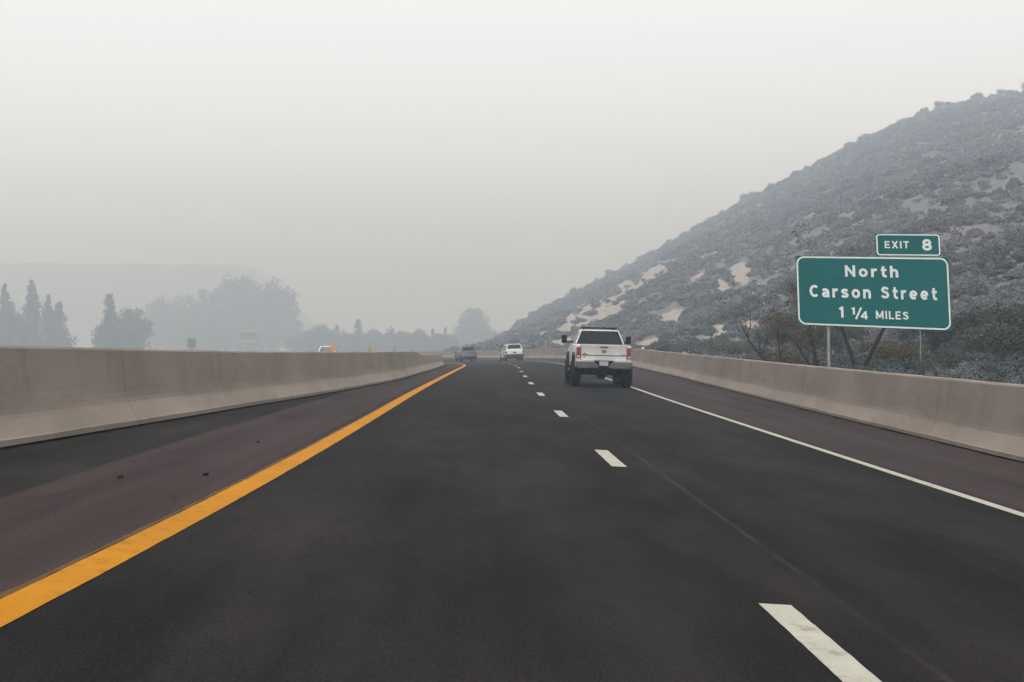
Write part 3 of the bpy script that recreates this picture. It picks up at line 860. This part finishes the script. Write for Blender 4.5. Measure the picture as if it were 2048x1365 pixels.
# ------------------------------------------------------------------ the exit sign
SD = 55.5
K = SD / F_PX
def sxz(px, py): return (px - 1747) * K, CAM_H + (HOR - py) * K      # face coordinates of the sign
SZ = CAM_H + (HOR - 586) * K
sign = empty('highway_exit_sign', (723 * K, SD, -1.4), (0, 0, 0))
tag(sign, 'green highway sign reading North Carson Street with an exit 8 tab, on posts', 'road sign')
def quadmap(c):
    TL, TR, BR, BL = [np.array(sxz(*p)) for p in c]
    def f(a, b):
        q = (TL * (1 - a) + TR * a) * (1 - b) + (BL * (1 - a) + BR * a) * b
        return float(q[0]), float(q[1])
    return f
main_q = quadmap([(1591.3, 511.9), (1896.8, 515.2), (1903.6, 662.3), (1596, 650)])
tab_q = quadmap([(1750.6, 467.5), (1880.2, 468.6), (1882.6, 513.0), (1752.8, 511.9)])
zb = -1.4
def panel(name, f, y0, y1, m, parent, n=10):
    v = []; fc = []
    for y in (y0, y1):
        for j in range(n + 1):
            for i in range(n + 1):
                x, z = f(i / n, j / n); v.append((x, y, z - zb))
    k_ = (n + 1) ** 2
    for o_ in (0, k_):
        for j in range(n):
            for i in range(n):
                q0 = o_ + j * (n + 1) + i; fc.append((q0, q0 + 1, q0 + n + 2, q0 + n + 1))
    for i in range(n):
        for (p_, s_) in ((i, i + 1), (n * (n + 1) + i, n * (n + 1) + i + 1), (i * (n + 1), (i + 1) * (n + 1)), (i * (n + 1) + n, (i + 1) * (n + 1) + n)):
            fc.append((p_, s_, s_ + k_, p_ + k_))
    return build(name, v, fc, m, parent)
def border(f, W, H, inset, wd, rad, y0, y1, parent, open_bottom=False):
    def ring(ins, r):
        pts = []
        x0, x1, z0, z1 = ins, W - ins, ins, H - ins
        for (cx, cz, a0) in ((x1 - r, z0 + r, -90), (x1 - r, z1 - r, 0), (x0 + r, z1 - r, 90), (x0 + r, z0 + r, 180)):
            for i in range(9):
                a_ = R(a0 + 90 * i / 8); pts.append(((cx + r * math.cos(a_)) / W, (cz + r * math.sin(a_)) / H))
        return pts
    o_, i_ = ring(inset, rad), ring(inset + wd, rad - wd)
    if open_bottom:
        fx = lambda pts, ins: [(a_, 1.0 if b_ > .5 else b_) for a_, b_ in pts]
        o_ = [(a_, b_) for a_, b_ in o_]; i_ = [(a_, b_) for a_, b_ in i_]
    n = len(o_); v = []
    for y in (y0, y1):
        for pts in (o_, i_):
            for (a_, b_) in pts:
                x, z = f(a_, b_); v.append((x, y, z - zb))
    fc = []
    for i in range(n):
        j = (i + 1) % n
        fc += [(i, j, n + j, n + i), (2 * n + i, 2 * n + j, 3 * n + j, 3 * n + i), (i, j, 2 * n + j, 2 * n + i), (n + i, n + j, 3 * n + j, 3 * n + i)]
    return build('border', v, fc, M['sign_white'], parent)
Wm, Hm = 306 * K, 143 * K
Wt, Ht = 129.6 * K, 44.5 * K
pm = panel('sign_panel', main_q, 0, .05, M['sign_green'], sign)
pt_ = panel('exit_tab', tab_q, .004, .045, M['sign_green'], sign)
border(main_q, Wm, Hm, .02, .058, .29, -.006, -.001, pm)
border(tab_q, Wt, Ht * 1.18, .02, .052, .13, -.002, .003, pt_)
def _arc(cx, cy, rx, ry, a0, a1, n=18):
    return [(cx + rx * math.cos(R(a0 + (a1 - a0) * i / n)), cy + ry * math.sin(R(a0 + (a1 - a0) * i / n))) for i in range(n + 1)]
_hump = [(.1, .40), (.14, .54), (.24, .63), (.36, .645), (.47, .58), (.52, .45), (.52, 0)]
_s = [(.51, .555), (.41, .63), (.28, .65), (.15, .605), (.105, .515), (.16, .435), (.30, .385), (.45, .32), (.50, .215), (.44, .13), (.31, .095), (.17, .11), (.06, .19)]
GLYPH = {                                     # road-sign letters as strokes: (width, strokes, closed strokes)
 'N': (.78, [[(.1, 0), (.1, 1)], [(.1, .90), (.68, .10)], [(.68, 0), (.68, 1)]], []),
 'o': (.68, [], [_arc(.34, .37, .24, .27, 0, 360)]),
 'r': (.46, [[(.1, 0), (.1, .74)], [(.1, .40), (.14, .53), (.23, .62), (.34, .645), (.45, .64)]], []),
 't': (.46, [[(.2, .96), (.2, .24), (.24, .14), (.33, .10), (.45, .11)], [(.02, .64), (.45, .64)]], []),
 'h': (.62, [[(.1, 0), (.1, 1)], _hump], []),
 'n': (.62, [[(.1, 0), (.1, .74)], _hump], []),
 'C': (.74, [_arc(.40, .5, .30, .40, 46, 314)], []),
 'a': (.60, [[(.08, .555), (.18, .63), (.30, .645), (.42, .60), (.495, .48), (.50, 0)], [(.49, .37), (.30, .385), (.15, .335), (.10, .225), (.16, .12), (.28, .09), (.40, .135), (.49, .23)]], []),
 's': (.60, [_s], []),
 'S': (.72, [[(x * 1.2, y / .745 + (.0 if y < .3 else .02)) for x, y in _s]], []),
 'e': (.68, [[(.11, .36), (.575, .36)], _arc(.34, .37, .24, .27, 0, 318)], []),
 'M': (.90, [[(.1, 0), (.1, 1)], [(.1, .93), (.45, .16)], [(.45, .16), (.80, .93)], [(.80, 0), (.80, 1)]], []),
 'I': (.20, [[(.1, 0), (.1, 1)]], []),
 'L': (.58, [[(.1, 1), (.1, .1), (.58, .1)]], []),
 'E': (.62, [[(.60, .9), (.1, .9), (.1, .1), (.62, .1)], [(.1, .51), (.55, .51)]], []),
 'X': (.76, [[(.10, 1), (.66, 0)], [(.66, 1), (.10, 0)]], []),
 'T': (.66, [[(0, .9), (.66, .9)], [(.33, .9), (.33, 0)]], []),
 '8': (.74, [], [_arc(.37, .705, .23, .195, 0, 360), _arc(.37, .305, .265, .205, 0, 360)]),
 '4': (.78, [[(.56, 0), (.56, 1)], [(.54, .92), (.12, .33)], [(.04, .29), (.76, .29)]], []),
 '1': (.36, [[(.25, 0), (.25, 1)], [(.02, .74), (.22, .90)]], []),
 '/': (.60, [[(.06, 0), (.54, 1)]], []),
}
def lettering(body, f, a0, a1, base, cap, parent, gap=.20, sw=.20):
    """strokes of the sign face, fitted between a0..a1 across and cap..base down the panel"""
    W = sum(GLYPH[c][0] for c in body) + gap * (len(body) - 1)
    v = []; fc = []; x0 = 0; lay = 0
    def ribbon(pts, closed):
        nonlocal lay
        lay += 1; n = len(pts); k0 = len(v)
        P = [np.array(p, float) for p in pts]
        for i in range(n):
            p_, q_ = (P[i - 1] if i or closed else P[i]), (P[(i + 1) % n] if i < n - 1 or closed else P[i])
            d0 = P[i] - p_; d1 = q_ - P[i]
            d0 = d0 / (np.linalg.norm(d0) or 1); d1 = d1 / (np.linalg.norm(d1) or 1)
            t_ = d0 + d1; t_ = t_ / np.linalg.norm(t_); nn = np.array([-t_[1], t_[0]])
            base_d = d1 if np.linalg.norm(d1) > .5 else d0
            m = 1 / max(.45, abs(nn @ np.array([-base_d[1], base_d[0]])))
            for sg in (1, -1):
                w_ = P[i] + nn * sg * sw / 2 * m
                X, Z = f(a0 + (a1 - a0) * (x0 + w_[0]) / W, base + (cap - base) * w_[1])
                v.append((X, -.005 - .0004 * lay, Z - zb)); v.append((X, -.0015, Z - zb))
        for i in range(n if closed else n - 1):
            a_ = k0 + 4 * i; b_ = k0 + 4 * ((i + 1) % n)
            fc.extend([(a_, a_ + 2, b_ + 2, b_), (a_, b_, b_ + 1, a_ + 1), (a_ + 2, a_ + 3, b_ + 3, b_ + 2)])
    for c_ in body:
        wd, op, cl = GLYPH[c_]
        for st in op: ribbon(st, False)
        for st in cl: ribbon(st[:-1], True)
        x0 += wd + gap
    me = bpy.data.meshes.new('lettering'); me.from_pydata(v, [], fc); me.materials.append(M['sign_white'])
    return mobj('lettering', me, parent)
lettering('North', main_q, .319, .667, .289, .127, pm, .26)
lettering('Carson', main_q, .083, .4825, .591, .416, pm, .24)
lettering('Street', main_q, .5486, .9137, .588, .416, pm, .26)
lettering('1', main_q, .272, .300, .8725, .716, pm)
lettering('1', main_q, .352, .374, .822, .722, pm, sw=.22)
lettering('/', main_q, .374, .420, .888, .722, pm, sw=.16)
lettering('4', main_q, .409, .458, .885, .772, pm, sw=.20)
lettering('MILES', main_q, .510, .724, .872, .757, pm, .20, .18)
lettering('EXIT', tab_q, .135, .512, .66, .33, pt_, .20, .18)
lettering('8', tab_q, .715, .862, .745, .235, pt_, sw=.22)
for (px, r) in ((1658, .055), (1842, .02)):
    x0, z0 = sxz(px, 655); x1, z1 = sxz(px + 3, 752)
    pp = MB().tube([(x0, .12, sxz(px, 480)[1] - zb - .9), (x0, .12, z0 - zb), (x1, .12, -.6)], r, 10)
    pp.obj('post', M['galv'], sign, smooth=False)
for b_ in (.2, .5, .8):
    x0, z0 = main_q(.02, b_); x1, z1 = main_q(.98, b_)
    MB().tube([(x0, .08, z0 - zb), (x1, .08, z1 - zb)], .028, 6).obj('stringer', M['galv'], sign)

# ------------------------------------------------------------------ small things on and beyond the barriers
def along_left(px):
    d = np.arange(30, 85, .1); P = road_pt(d, u_left(d)); P[:, 0] -= .36
    return float(d[np.argmin(abs(to_px(P)[0] - px))])
def delineator(D, side, wd, ht, m, label, yaw=0):
    if side < 0:
        b_ = road_pt(D, u_left(D)); x = float(b_[0]) - .36; z = float(b_[2]) + float(h_left(np.array([D]))[0])
    else:
        b_ = road_pt(D, u_right(D)); x = float(b_[0]) + .36; z = float(b_[2]) + 1.11
    t = empty('barrier_reflector', (x, float(D), z - .004), (0, 0, R(yaw)))
    tag(t, label, 'reflector', 'reflectors along the barrier tops')
    MB().box(-wd / 2, wd / 2, -.012, .012, .03, .03 + ht).obj('reflector_plate', m, t, bevel=.006)
    MB().box(-.03, .03, -.03, .03, 0, .012).box(-.018, .018, .013, .022, .0, .03 + ht * .6).obj('bracket', M['galv'], t)
delineator(along_left(665), -1, .12, .15, M['amber'], 'largest amber reflector on the left barrier, in front of the oncoming white vehicle')
delineator(along_left(740), -1, .095, .13, M['yellow_refl'], 'second yellow reflector along the top of the left barrier, right of the oncoming vehicle', 20)
delineator(along_left(789), -1, .09, .12, M['yellow_refl'], 'third, smaller yellow reflector farther along the left barrier top', 30)
delineator(along_left(823), -1, .06, .10, M['yellow_refl'], 'smallest and farthest yellow reflector, just before the left barrier steps down', 30)
delineator(92.0, 1, .12, .12, M['white_refl'], 'small white reflector on the right barrier top behind the pickup truck')

def at_px(px, py, D): return ((px - 1024) / F_PX * D, D, CAM_H + (HOR - py) / F_PX * D)
def zground(y): return -1.55 - float(np.interp(y, [0, 95, 420, 600, 4200], [0, 0, 2.6, 2.9, 2.9]))
# ghostly board on posts beyond the median
D = 430
x0, _, z0 = at_px(480, 664, D); x1, _, z1 = at_px(515, 681, D)
t = empty('roadside_board', ((x0 + x1) / 2, D, zground(D))); zb2 = zground(D); hw = (x1 - x0) / 2
tag(t, 'pale roadside board with white top edge, faint in smoke before the big grove', 'sign board')
MB().box(-hw, hw, -.04, .04, z1 - zb2, z0 - zb2 - .12).obj('panel', M['grey_board'], t)
MB().box(-hw - .05, hw + .05, -.12, .10, z0 - zb2 - .118, z0 - zb2 + .12).obj('top_rail', M['pale_board'], t)
MB().box(-hw * .75, hw * .6, -.12, .10, z1 - zb2 - .25, z1 - zb2 - .003).obj('bottom_rail', M['pale_board'], t)
for s in (-.5, .4): MB().box(s - .08, s + .08, -.03, .07, -.4, z1 - zb2 - .252).obj('post', M['galv'], t)
D = 400
x0, _, z0 = at_px(375, 677, D); x1, _, z1 = at_px(391, 696, D); zb2 = zground(D); hw = (x1 - x0) / 2
t = empty('utility_cabinet', ((x0 + x1) / 2, D, zb2))
tag(t, 'small dark square box standing behind the left barrier, left of the pale board', 'cabinet')
MB().box(-hw, hw, -.4, .4, z1 - zb2, z0 - zb2).obj('cabinet', M['dark_board'], t, bevel=.06)
MB().box(-hw * .5, hw * .5, -.3, .3, -.3, z1 - zb2 - .003).obj('pedestal', M['grey_board'], t)
# thin marker post past the right barrier
x, _, z = at_px(1091, 682, 165)
t = MB().tube([(x, 165, -1.5), (x, 165, z)], .06, 8).box(x - .12, x + .12, 164.88, 164.92, z - .25, z).obj('marker_post', M['galv'])
tag(t, 'thin pale marker post behind the far right barrier between white car and pickup truck', 'post')
# black scraps on the left shoulder
for (px, py, s_, lb) in ((240, 957, .10, 'black rubber scrap on the left shoulder, farther from the yellow line'), (412, 951, .11, 'black rubber scrap on the left shoulder, nearer the yellow line'),
                         (516, 886, .08, 'small black scrap beside the yellow line, farthest of the three scraps')):
    Dq = 15.0
    for _ in range(20):
        X = (px - 1024) / F_PX * Dq; zz = float(zc(Dq) + cross(Dq) * (X - xd(Dq))); Dq = F_PX * (CAM_H - zz) / (py - HOR)
    n = 9; v = []
    for lay, sc_ in ((0.004, 1), (.022, .75)):
        for i in range(n):
            a_ = 2 * math.pi * i / n; rr = s_ / 2 * (.7 + .5 * random.random()) * sc_
            v.append((rr * math.cos(a_) * .55, rr * math.sin(a_) * 1.3, lay + random.random() * .006))
    f = [tuple(range(n)), tuple(range(n, 2 * n))] + [(i, (i + 1) % n, n + (i + 1) % n, n + i) for i in range(n)]
    o = build('rubber_scrap', v, f, M['rubber']); o.location = (X, Dq, zz); tag(o, lb, 'debris', 'scraps on the left shoulder')

# ------------------------------------------------------------------ trees
def trunk_mesh(h, r, seed, limbs=7, lean=.0):
    rr = random.Random(seed); mb = MB()
    top = Vector((lean * h, 0, h * .8))
    pts = [Vector((0, 0, -1)), Vector((0, 0, h * .15)), Vector((lean * h * .4, .02 * h, h * .45)), top]
    mb.tube(pts, [r * 1.25, r, r * .7, r * .2], 8)
    for i in range(limbs):
        z = h * (.25 + .45 * i / limbs); a_ = rr.random() * 6.28; L = h * (.22 + .2 * rr.random())
        p0 = Vector((lean * z, 0, z)); p1 = p0 + Vector((math.cos(a_) * L * .5, math.sin(a_) * L * .5, L * .35)); p2 = p1 + Vector((math.cos(a_) * L * .4, math.sin(a_) * L * .4, L * .5))
        mb.tube([p0, p1, p2], [r * .45, r * .28, r * .06], 6)
    return mb
def crown_mesh(name, kind, h, wd, seed):
    r = np.random.default_rng(seed); cs = []; rs = []
    if kind == 'spire':                                     # narrow pointed conifer / poplar
        for i in range(46):
            q = (i + .5) / 46; z = h * (.08 + .90 * q); e = wd / 2 * (1 - q) ** .75 * (1.0 + .25 * r.normal())
            a_ = r.random() * 6.28; cs.append((math.cos(a_) * e * .45, math.sin(a_) * e * .45, z)); rs.append(max(.25, e * .62))
        V, F = leaf_cloud(cs, rs, 70, max(.35, wd * .10), 1.25, seed=seed); m = M['leaf_conifer']
    elif kind == 'cone':                                    # broad shaggy conifer
        for i in range(70):
            q = r.random() ** 1.2; z = h * (.06 + .9 * q); e = wd / 2 * (1 - q ** 1.5) * (.75 + .4 * r.random())
            a_ = r.random() * 6.28; k_ = .75 * r.random() ** .5; cs.append((math.cos(a_) * e * k_, math.sin(a_) * e * k_, z)); rs.append(wd * (.07 + .07 * r.random()))
        V, F = leaf_cloud(cs, rs, 60, max(.4, wd * .055), .9, seed=seed); m = M['leaf_conifer']
    else:                                                   # round broadleaf
        n = 120; cz, rz_ = (.46, .50) if kind == 'low' else (.56, .42)
        for i in range(n):
            d_ = r.normal(size=3); d_ /= np.linalg.norm(d_); k_ = .82 * r.random() ** .45
            cs.append((d_[0] * wd / 2 * k_, d_[1] * wd / 2 * k_, h * cz + d_[2] * h * rz_ * k_)); rs.append(wd * (.075 + .06 * r.random()))
        V, F = leaf_cloud(cs, rs, 60, max(.45, wd * .045), .85, seed=seed); m = M['leaf_broad']
    return fast_mesh(name, V, F, m)
def tree(name, px, top_y, D, kind, wd_px, seed, label, group='trees fading in the smoke'):
    D = D * 1.4
    if kind == 'low' and 610 < px < 900: top_y -= 7; wd_px *= 1.25
    x, _, ztop = at_px(px, top_y, D); zg = zground(D)
    h = ztop - zg; wd = wd_px / F_PX * D
    t = empty(name, (x, D, zg))
    tag(t, label, 'tree', group)
    mobj('crown', crown_mesh('crown', kind, h, wd, seed), t)
    trunk_mesh(h * (.9 if kind != 'round' else .75), max(.18, h * .017), seed).obj('trunk', M['bark'], t)
    return t
TREES = [
 ('conifer_tree', 10, 566, 470, 'spire', 62, 'dark spire tree at the very left edge of the picture'),
 ('conifer_tree', 64, 558, 480, 'spire', 66, 'tallest slim spire tree of the left cluster above the barrier'),
 ('conifer_tree', 97, 588, 490, 'spire', 56, 'short spire tree just right of the tallest spire'),
 ('conifer_tree', 118, 604, 470, 'cone', 78, 'shaggy cone tree closing the left cluster on its right'),
 ('conifer_tree', 30, 628, 460, 'cone', 110, 'low dark tree filling the foot of the left spire cluster'),
 ('conifer_tree', 219, 588, 455, 'cone', 74, 'dark conifer with a pointed top, left half of the lone dark clump'),
 ('broadleaf_tree', 262, 608, 470, 'round', 96, 'dark rounded tree, right half of the lone dark clump before the grove'),
 ('broadleaf_tree', 240, 640, 450, 'low', 130, 'low dark tree at the foot of the lone dark clump'),
 ('broadleaf_tree', 330, 578, 780, 'low', 120, 'pale tree at the sloping left end of the big hazy grove'),
 ('broadleaf_tree', 400, 560, 800, 'low', 130, 'pale broad tree in the left middle of the big hazy grove'),
 ('broadleaf_tree', 480, 541, 790, 'round', 160, 'tallest pale tree of the big hazy grove'),
 ('broadleaf_tree', 546, 548, 780, 'round', 126, 'pale rounded tree at the right end of the big hazy grove'),
 ('broadleaf_tree', 440, 600, 770, 'low', 190, 'pale low tree filling the foot of the big hazy grove'),
 ('broadleaf_tree', 555, 606, 770, 'low', 110, 'pale low tree at the right foot of the big hazy grove'),
 ('broadleaf_tree', 340, 622, 765, 'low', 130, 'pale low tree at the left foot of the big hazy grove'),
 ('broadleaf_tree', 645, 652, 640, 'low', 60, 'low hazy tree just right of the big grove, above the oncoming vehicle'),
 ('conifer_tree', 674, 650, 640, 'cone', 34, 'small hazy conifer between the big grove and the upright middle tree'),
 ('conifer_tree', 716, 638, 610, 'cone', 44, 'upright dark hazy tree standing tallest in the low row before the curve'),
 ('broadleaf_tree', 745, 664, 640, 'low', 60, 'low hazy bushy tree just right of the upright middle tree'),
 ('broadleaf_tree', 782, 648, 620, 'round', 24, 'small lollipop shaped hazy tree above the second barrier reflector'),
 ('broadleaf_tree', 795, 668, 620, 'low', 66, 'low hazy tree under the lollipop shaped tree'),
 ('broadleaf_tree', 838, 664, 600, 'low', 60, 'bushy hazy tree above the step in the left barrier'),
 ('conifer_tree', 866, 656, 600, 'cone', 24, 'left of two small pointed hazy trees before the round tree'),
 ('conifer_tree', 891, 653, 600, 'cone', 26, 'right of two small pointed hazy trees before the round tree'),
 ('broadleaf_tree', 880, 672, 590, 'low', 70, 'low dark hazy tree at the foot of the two pointed trees'),
 ('broadleaf_tree', 945, 611, 760, 'round', 80, 'large round hazy tree standing alone above the dark far car'),
 ('broadleaf_tree', 925, 655, 750, 'low', 60, 'low hazy tree at the left foot of the large round tree'),
 ('broadleaf_tree', 985, 655, 720, 'low', 60, 'low hazy tree between the round tree and the hill'),
 ('broadleaf_tree', 625, 668, 650, 'low', 90, 'low hazy tree hugging the right edge of the big grove'),
 ('broadleaf_tree', 690, 672, 630, 'low', 100, 'low hazy tree filling in under the small hazy conifer'),
 ('broadleaf_tree', 750, 675, 625, 'low', 100, 'lowest hazy tree in the row over the second barrier reflector'),
 ('broadleaf_tree', 820, 674, 610, 'low', 90, 'low hazy tree over the farthest barrier reflector'),
 ('broadleaf_tree', 500, 640, 765, 'low', 150, 'lowest pale tree under the tallest tree of the big grove'),
 ('broadleaf_tree', 410, 640, 765, 'low', 150, 'lowest pale tree behind the dark square box'),
 ('broadleaf_tree', 1015, 672, 640, 'low', 60, 'low hazy tree where the hill meets the road, above the white car'),
]
for i, (nm, px, ty, D, kd, wpx, lb) in enumerate(TREES): tree(nm, px, ty, D, kd, wpx, 100 + i, lb)

# scruffy half-bare trees behind the sign
def bare_tree(name, x, y, z, seed, stems, label, leaf, leaf_n, wood='bark_dark', group=None, levels=3, straight=.13):
    rr = random.Random(seed); mb = MB(); tips = []
    t = empty(name, (x, y, z)); tag(t, label, 'tree', group)
    def grow(p, d, L, r, lev):
        pts = [p]; rads = [r]; q = p.copy(); dd = d.copy(); jit = straight if lev == 0 else .16
        for i in range(4):
            dd = (dd + Vector((rr.gauss(0, jit), rr.gauss(0, jit), rr.gauss(.03, jit * .6)))).normalized()
            q = q + dd * L / 4; pts.append(q.copy()); rads.append(r * (1 - .2 * (i + 1)))
            if lev < levels and i >= 1:
                for _ in range(2):
                    nd = (dd + Vector((rr.gauss(0, .6), rr.gauss(0, .6), rr.gauss(.05, .35)))).normalized()
                    grow(q.copy(), nd, L * (.34 + .16 * rr.random()), rads[-1] * .5, lev + 1)
        mb.tube(pts, rads, 4 if lev > 1 else 7)
        tips.extend([tuple(pts[-1]), tuple(pts[-2])] if lev >= 2 else [])
    for (dx, dy, dz, L, r) in stems: grow(Vector((0, 0, -.3)), Vector((dx, dy, dz)).normalized(), L, r, 0)
    mb.obj('trunk', M[wood], t)
    if leaf_n:
        r2 = np.random.default_rng(seed)
        idx = r2.integers(0, len(tips), leaf_n)
        cs = np.array(tips)[idx] + r2.normal(0, .12, (leaf_n, 3))
        V, F = leaf_cloud(cs, np.full(leaf_n, .20), 7, .075, .9, seed=seed)
        mobj('crown', fast_mesh('crown', V, F, M[leaf]), t)
    return t
def at_hill(px, D):
    x = (px - 1024) / F_PX * D
    d2 = (HP[..., 0] - x) ** 2 + (HP[..., 1] - D) ** 2
    return x, D, float(HP.reshape(-1, 3)[d2.argmin(), 2])
x, y, z = at_hill(1562, 64)
bare_tree('bare_tree', x, y, z, 5, [(-.30, 0, 1, 3.5, .085), (-.1, .1, 1, 3.0, .06)], 'leafless dark leaning tree left of the green sign, rising behind the barrier', None, 0)
x, y, z = at_hill(1640, 64)
bare_tree('willow_tree', x, y, z, 8, [(-.28, 0, 1, 2.7, .09), (.08, .1, 1, 2.7, .08), (-.5, .2, 1, 2.5, .07)], 'olive leaved scruffy tree behind the left post of the green sign', 'leaf_olive', 1300)
x, y, z = at_hill(1722, 61)
bare_tree('willow_tree', x, y, z, 12, [(-.24, 0, 1, 4.4, .11)], 'thin dark trunked tree under the middle of the green sign', 'leaf_olive', 110, levels=2, straight=.06)
x, y, z = at_hill(1706, 59)
bare_tree('leaning_tree', x, y, z, 21, [(.55, .05, 1, 5.0, .12)], 'dark straight trunk leaning right beneath the green sign', 'leaf_olive', 30, levels=2, straight=.015)

# bushes one can tell from the cover: along the barrier and on the skyline
def bush_proto(name, m, seed, n=15, per=230, size=.062):
    r = np.random.default_rng(seed); cs = []; rs = []
    for i in range(n):
        a_ = r.random() * 6.28; e = .62 * r.random() ** .5
        cs.append((math.cos(a_) * e, math.sin(a_) * e, .35 + .55 * r.random() * (1 - e * .7))); rs.append(.22 + .16 * r.random())
    V, F = leaf_cloud(cs, rs, per, size, .9, seed=seed)
    t = empty('bush')
    mobj('foliage', fast_mesh('foliage', V, F, m), t)
    st = MB()
    for i in range(6):
        a_ = r.random() * 6.28; e = .5 * r.random()
        st.tube([(0, 0, -.15), (math.cos(a_) * e * .4, math.sin(a_) * e * .4, .3), (math.cos(a_) * e, math.sin(a_) * e, .75)], [.05, .035, .01], 5)
    st.obj('stem', M['twigs'], t)
    return t
protos = [bush_proto('bush', M['leaf_sage'], 1), bush_proto('bush', M['leaf_green'], 2), bush_proto('bush', M['leaf_olive'], 3), bush_proto('bush', M['leaf_sage'], 4)]
used = set()
def bush(k, x, y, z, s_, label, group, tall=1.0):
    o = protos[k] if k not in used else copy_tree(protos[k])
    used.add(k)
    o.location = (x, y, z - .08 * s_); o.scale = (s_ * random.uniform(.9, 1.25), s_ * random.uniform(.9, 1.25), s_ * tall * random.uniform(.8, 1.1)); o.rotation_euler = (0, 0, random.random() * 6.28)
    tag(o, label, 'bush', group)
LB = {0: 'grey sagebrush bush close behind the right concrete barrier', 1: 'dark green bush close behind the right concrete barrier',
      2: 'olive brown bush close behind the right concrete barrier', 3: 'pale grey sagebrush bush close behind the right concrete barrier'}
for (px, D, k_, s_) in ((1990, 64, 1, 2.0), (2040, 58, 1, 1.6), (1935, 66, 1, 2.0), (1880, 56, 3, 1.3), (1800, 63, 2, 1.6), (1760, 70, 2, 1.5), (1715, 66, 0, 1.3), (1600, 74, 0, 1.6), (1570, 70, 2, 1.5),
                        (1520, 82, 0, 1.3), (1490, 95, 3, 1.4), (1450, 100, 0, 1.5), (1415, 112, 3, 1.3), (1380, 118, 0, 1.5), (1340, 120, 1, 1.4), (1310, 128, 0, 1.3), (1640, 78, 1, 1.7), (2085, 54, 1, 1.8),
                        (1540, 100, 1, 1.7), (1680, 84, 1, 1.8), (1850, 74, 1, 1.9), (1985, 62, 0, 1.7), (2040, 66, 1, 2.2)):
    x, y, z = at_hill(px, D)
    if x - float(xd(y)) - float(u_right(y)) < 1.4 + s_ * .6: x = float(xd(y)) + float(u_right(y)) + 1.4 + s_ * .6
    d2 = (HP[..., 0] - x) ** 2 + (HP[..., 1] - y) ** 2
    bush(k_, x, y, float(HP.reshape(-1, 3)[d2.argmin(), 2]), s_, LB[k_], 'bushes behind the right barrier')
ridge_j = int(np.argmin(abs(tt - 1.0)))
rp = HP[:, ridge_j]; rpx, rpy = to_px(np.where(rp[:, 1:2] > 5, rp, 50.0))
LR = {0: 'grey rounded bush breaking the skyline of the scrub hill', 1: 'dark bush breaking the skyline of the scrub hill', 3: 'pale rounded bush breaking the skyline of the scrub hill'}
for px in np.concatenate([np.arange(1045, 1500, 14), np.arange(1500, 2090, 16)]):
    px = px + random.uniform(-9, 9)
    i = int(np.argmin(abs(rpx - px)))
    s_ = random.choice([.8, 1.1, 1.4, 1.8, 2.4]) * max(1.0, rp[i][1] / 360); k_ = random.choice([0, 1, 3])
    p = rp[i]
    bush(k_, p[0] + random.uniform(-.5, .5), p[1] - random.uniform(0, 3), p[2] - .15, s_, LR[k_], 'bushes on the hill skyline', random.uniform(.85, 1.3))

# ------------------------------------------------------------------ smoke haze: one even closed volume
hz = MB().box(-2700, 2700, -120, 4300, -6.8, 140).obj('haze', None)
tag(hz, 'grey wildfire smoke haze filling the whole valley', 'haze', kind='stuff')
hm = bpy.data.materials.new('smoke_haze'); hm.use_nodes = True
ht_ = hm.node_tree; ht_.nodes.clear()
pv = ht_.nodes.new('ShaderNodeVolumePrincipled'); out = ht_.nodes.new('ShaderNodeOutputMaterial')
pv.inputs['Color'].default_value = (.50, .585, .678, 1)
pv.inputs['Absorption Color'].default_value = (.45, .348, .15, 1)
pv.inputs['Density'].default_value = .0019
pv.inputs['Anisotropy'].default_value = 0.2
ht_.links.new(pv.outputs[0], out.inputs['Volume'])
hz.data.materials.append(hm)
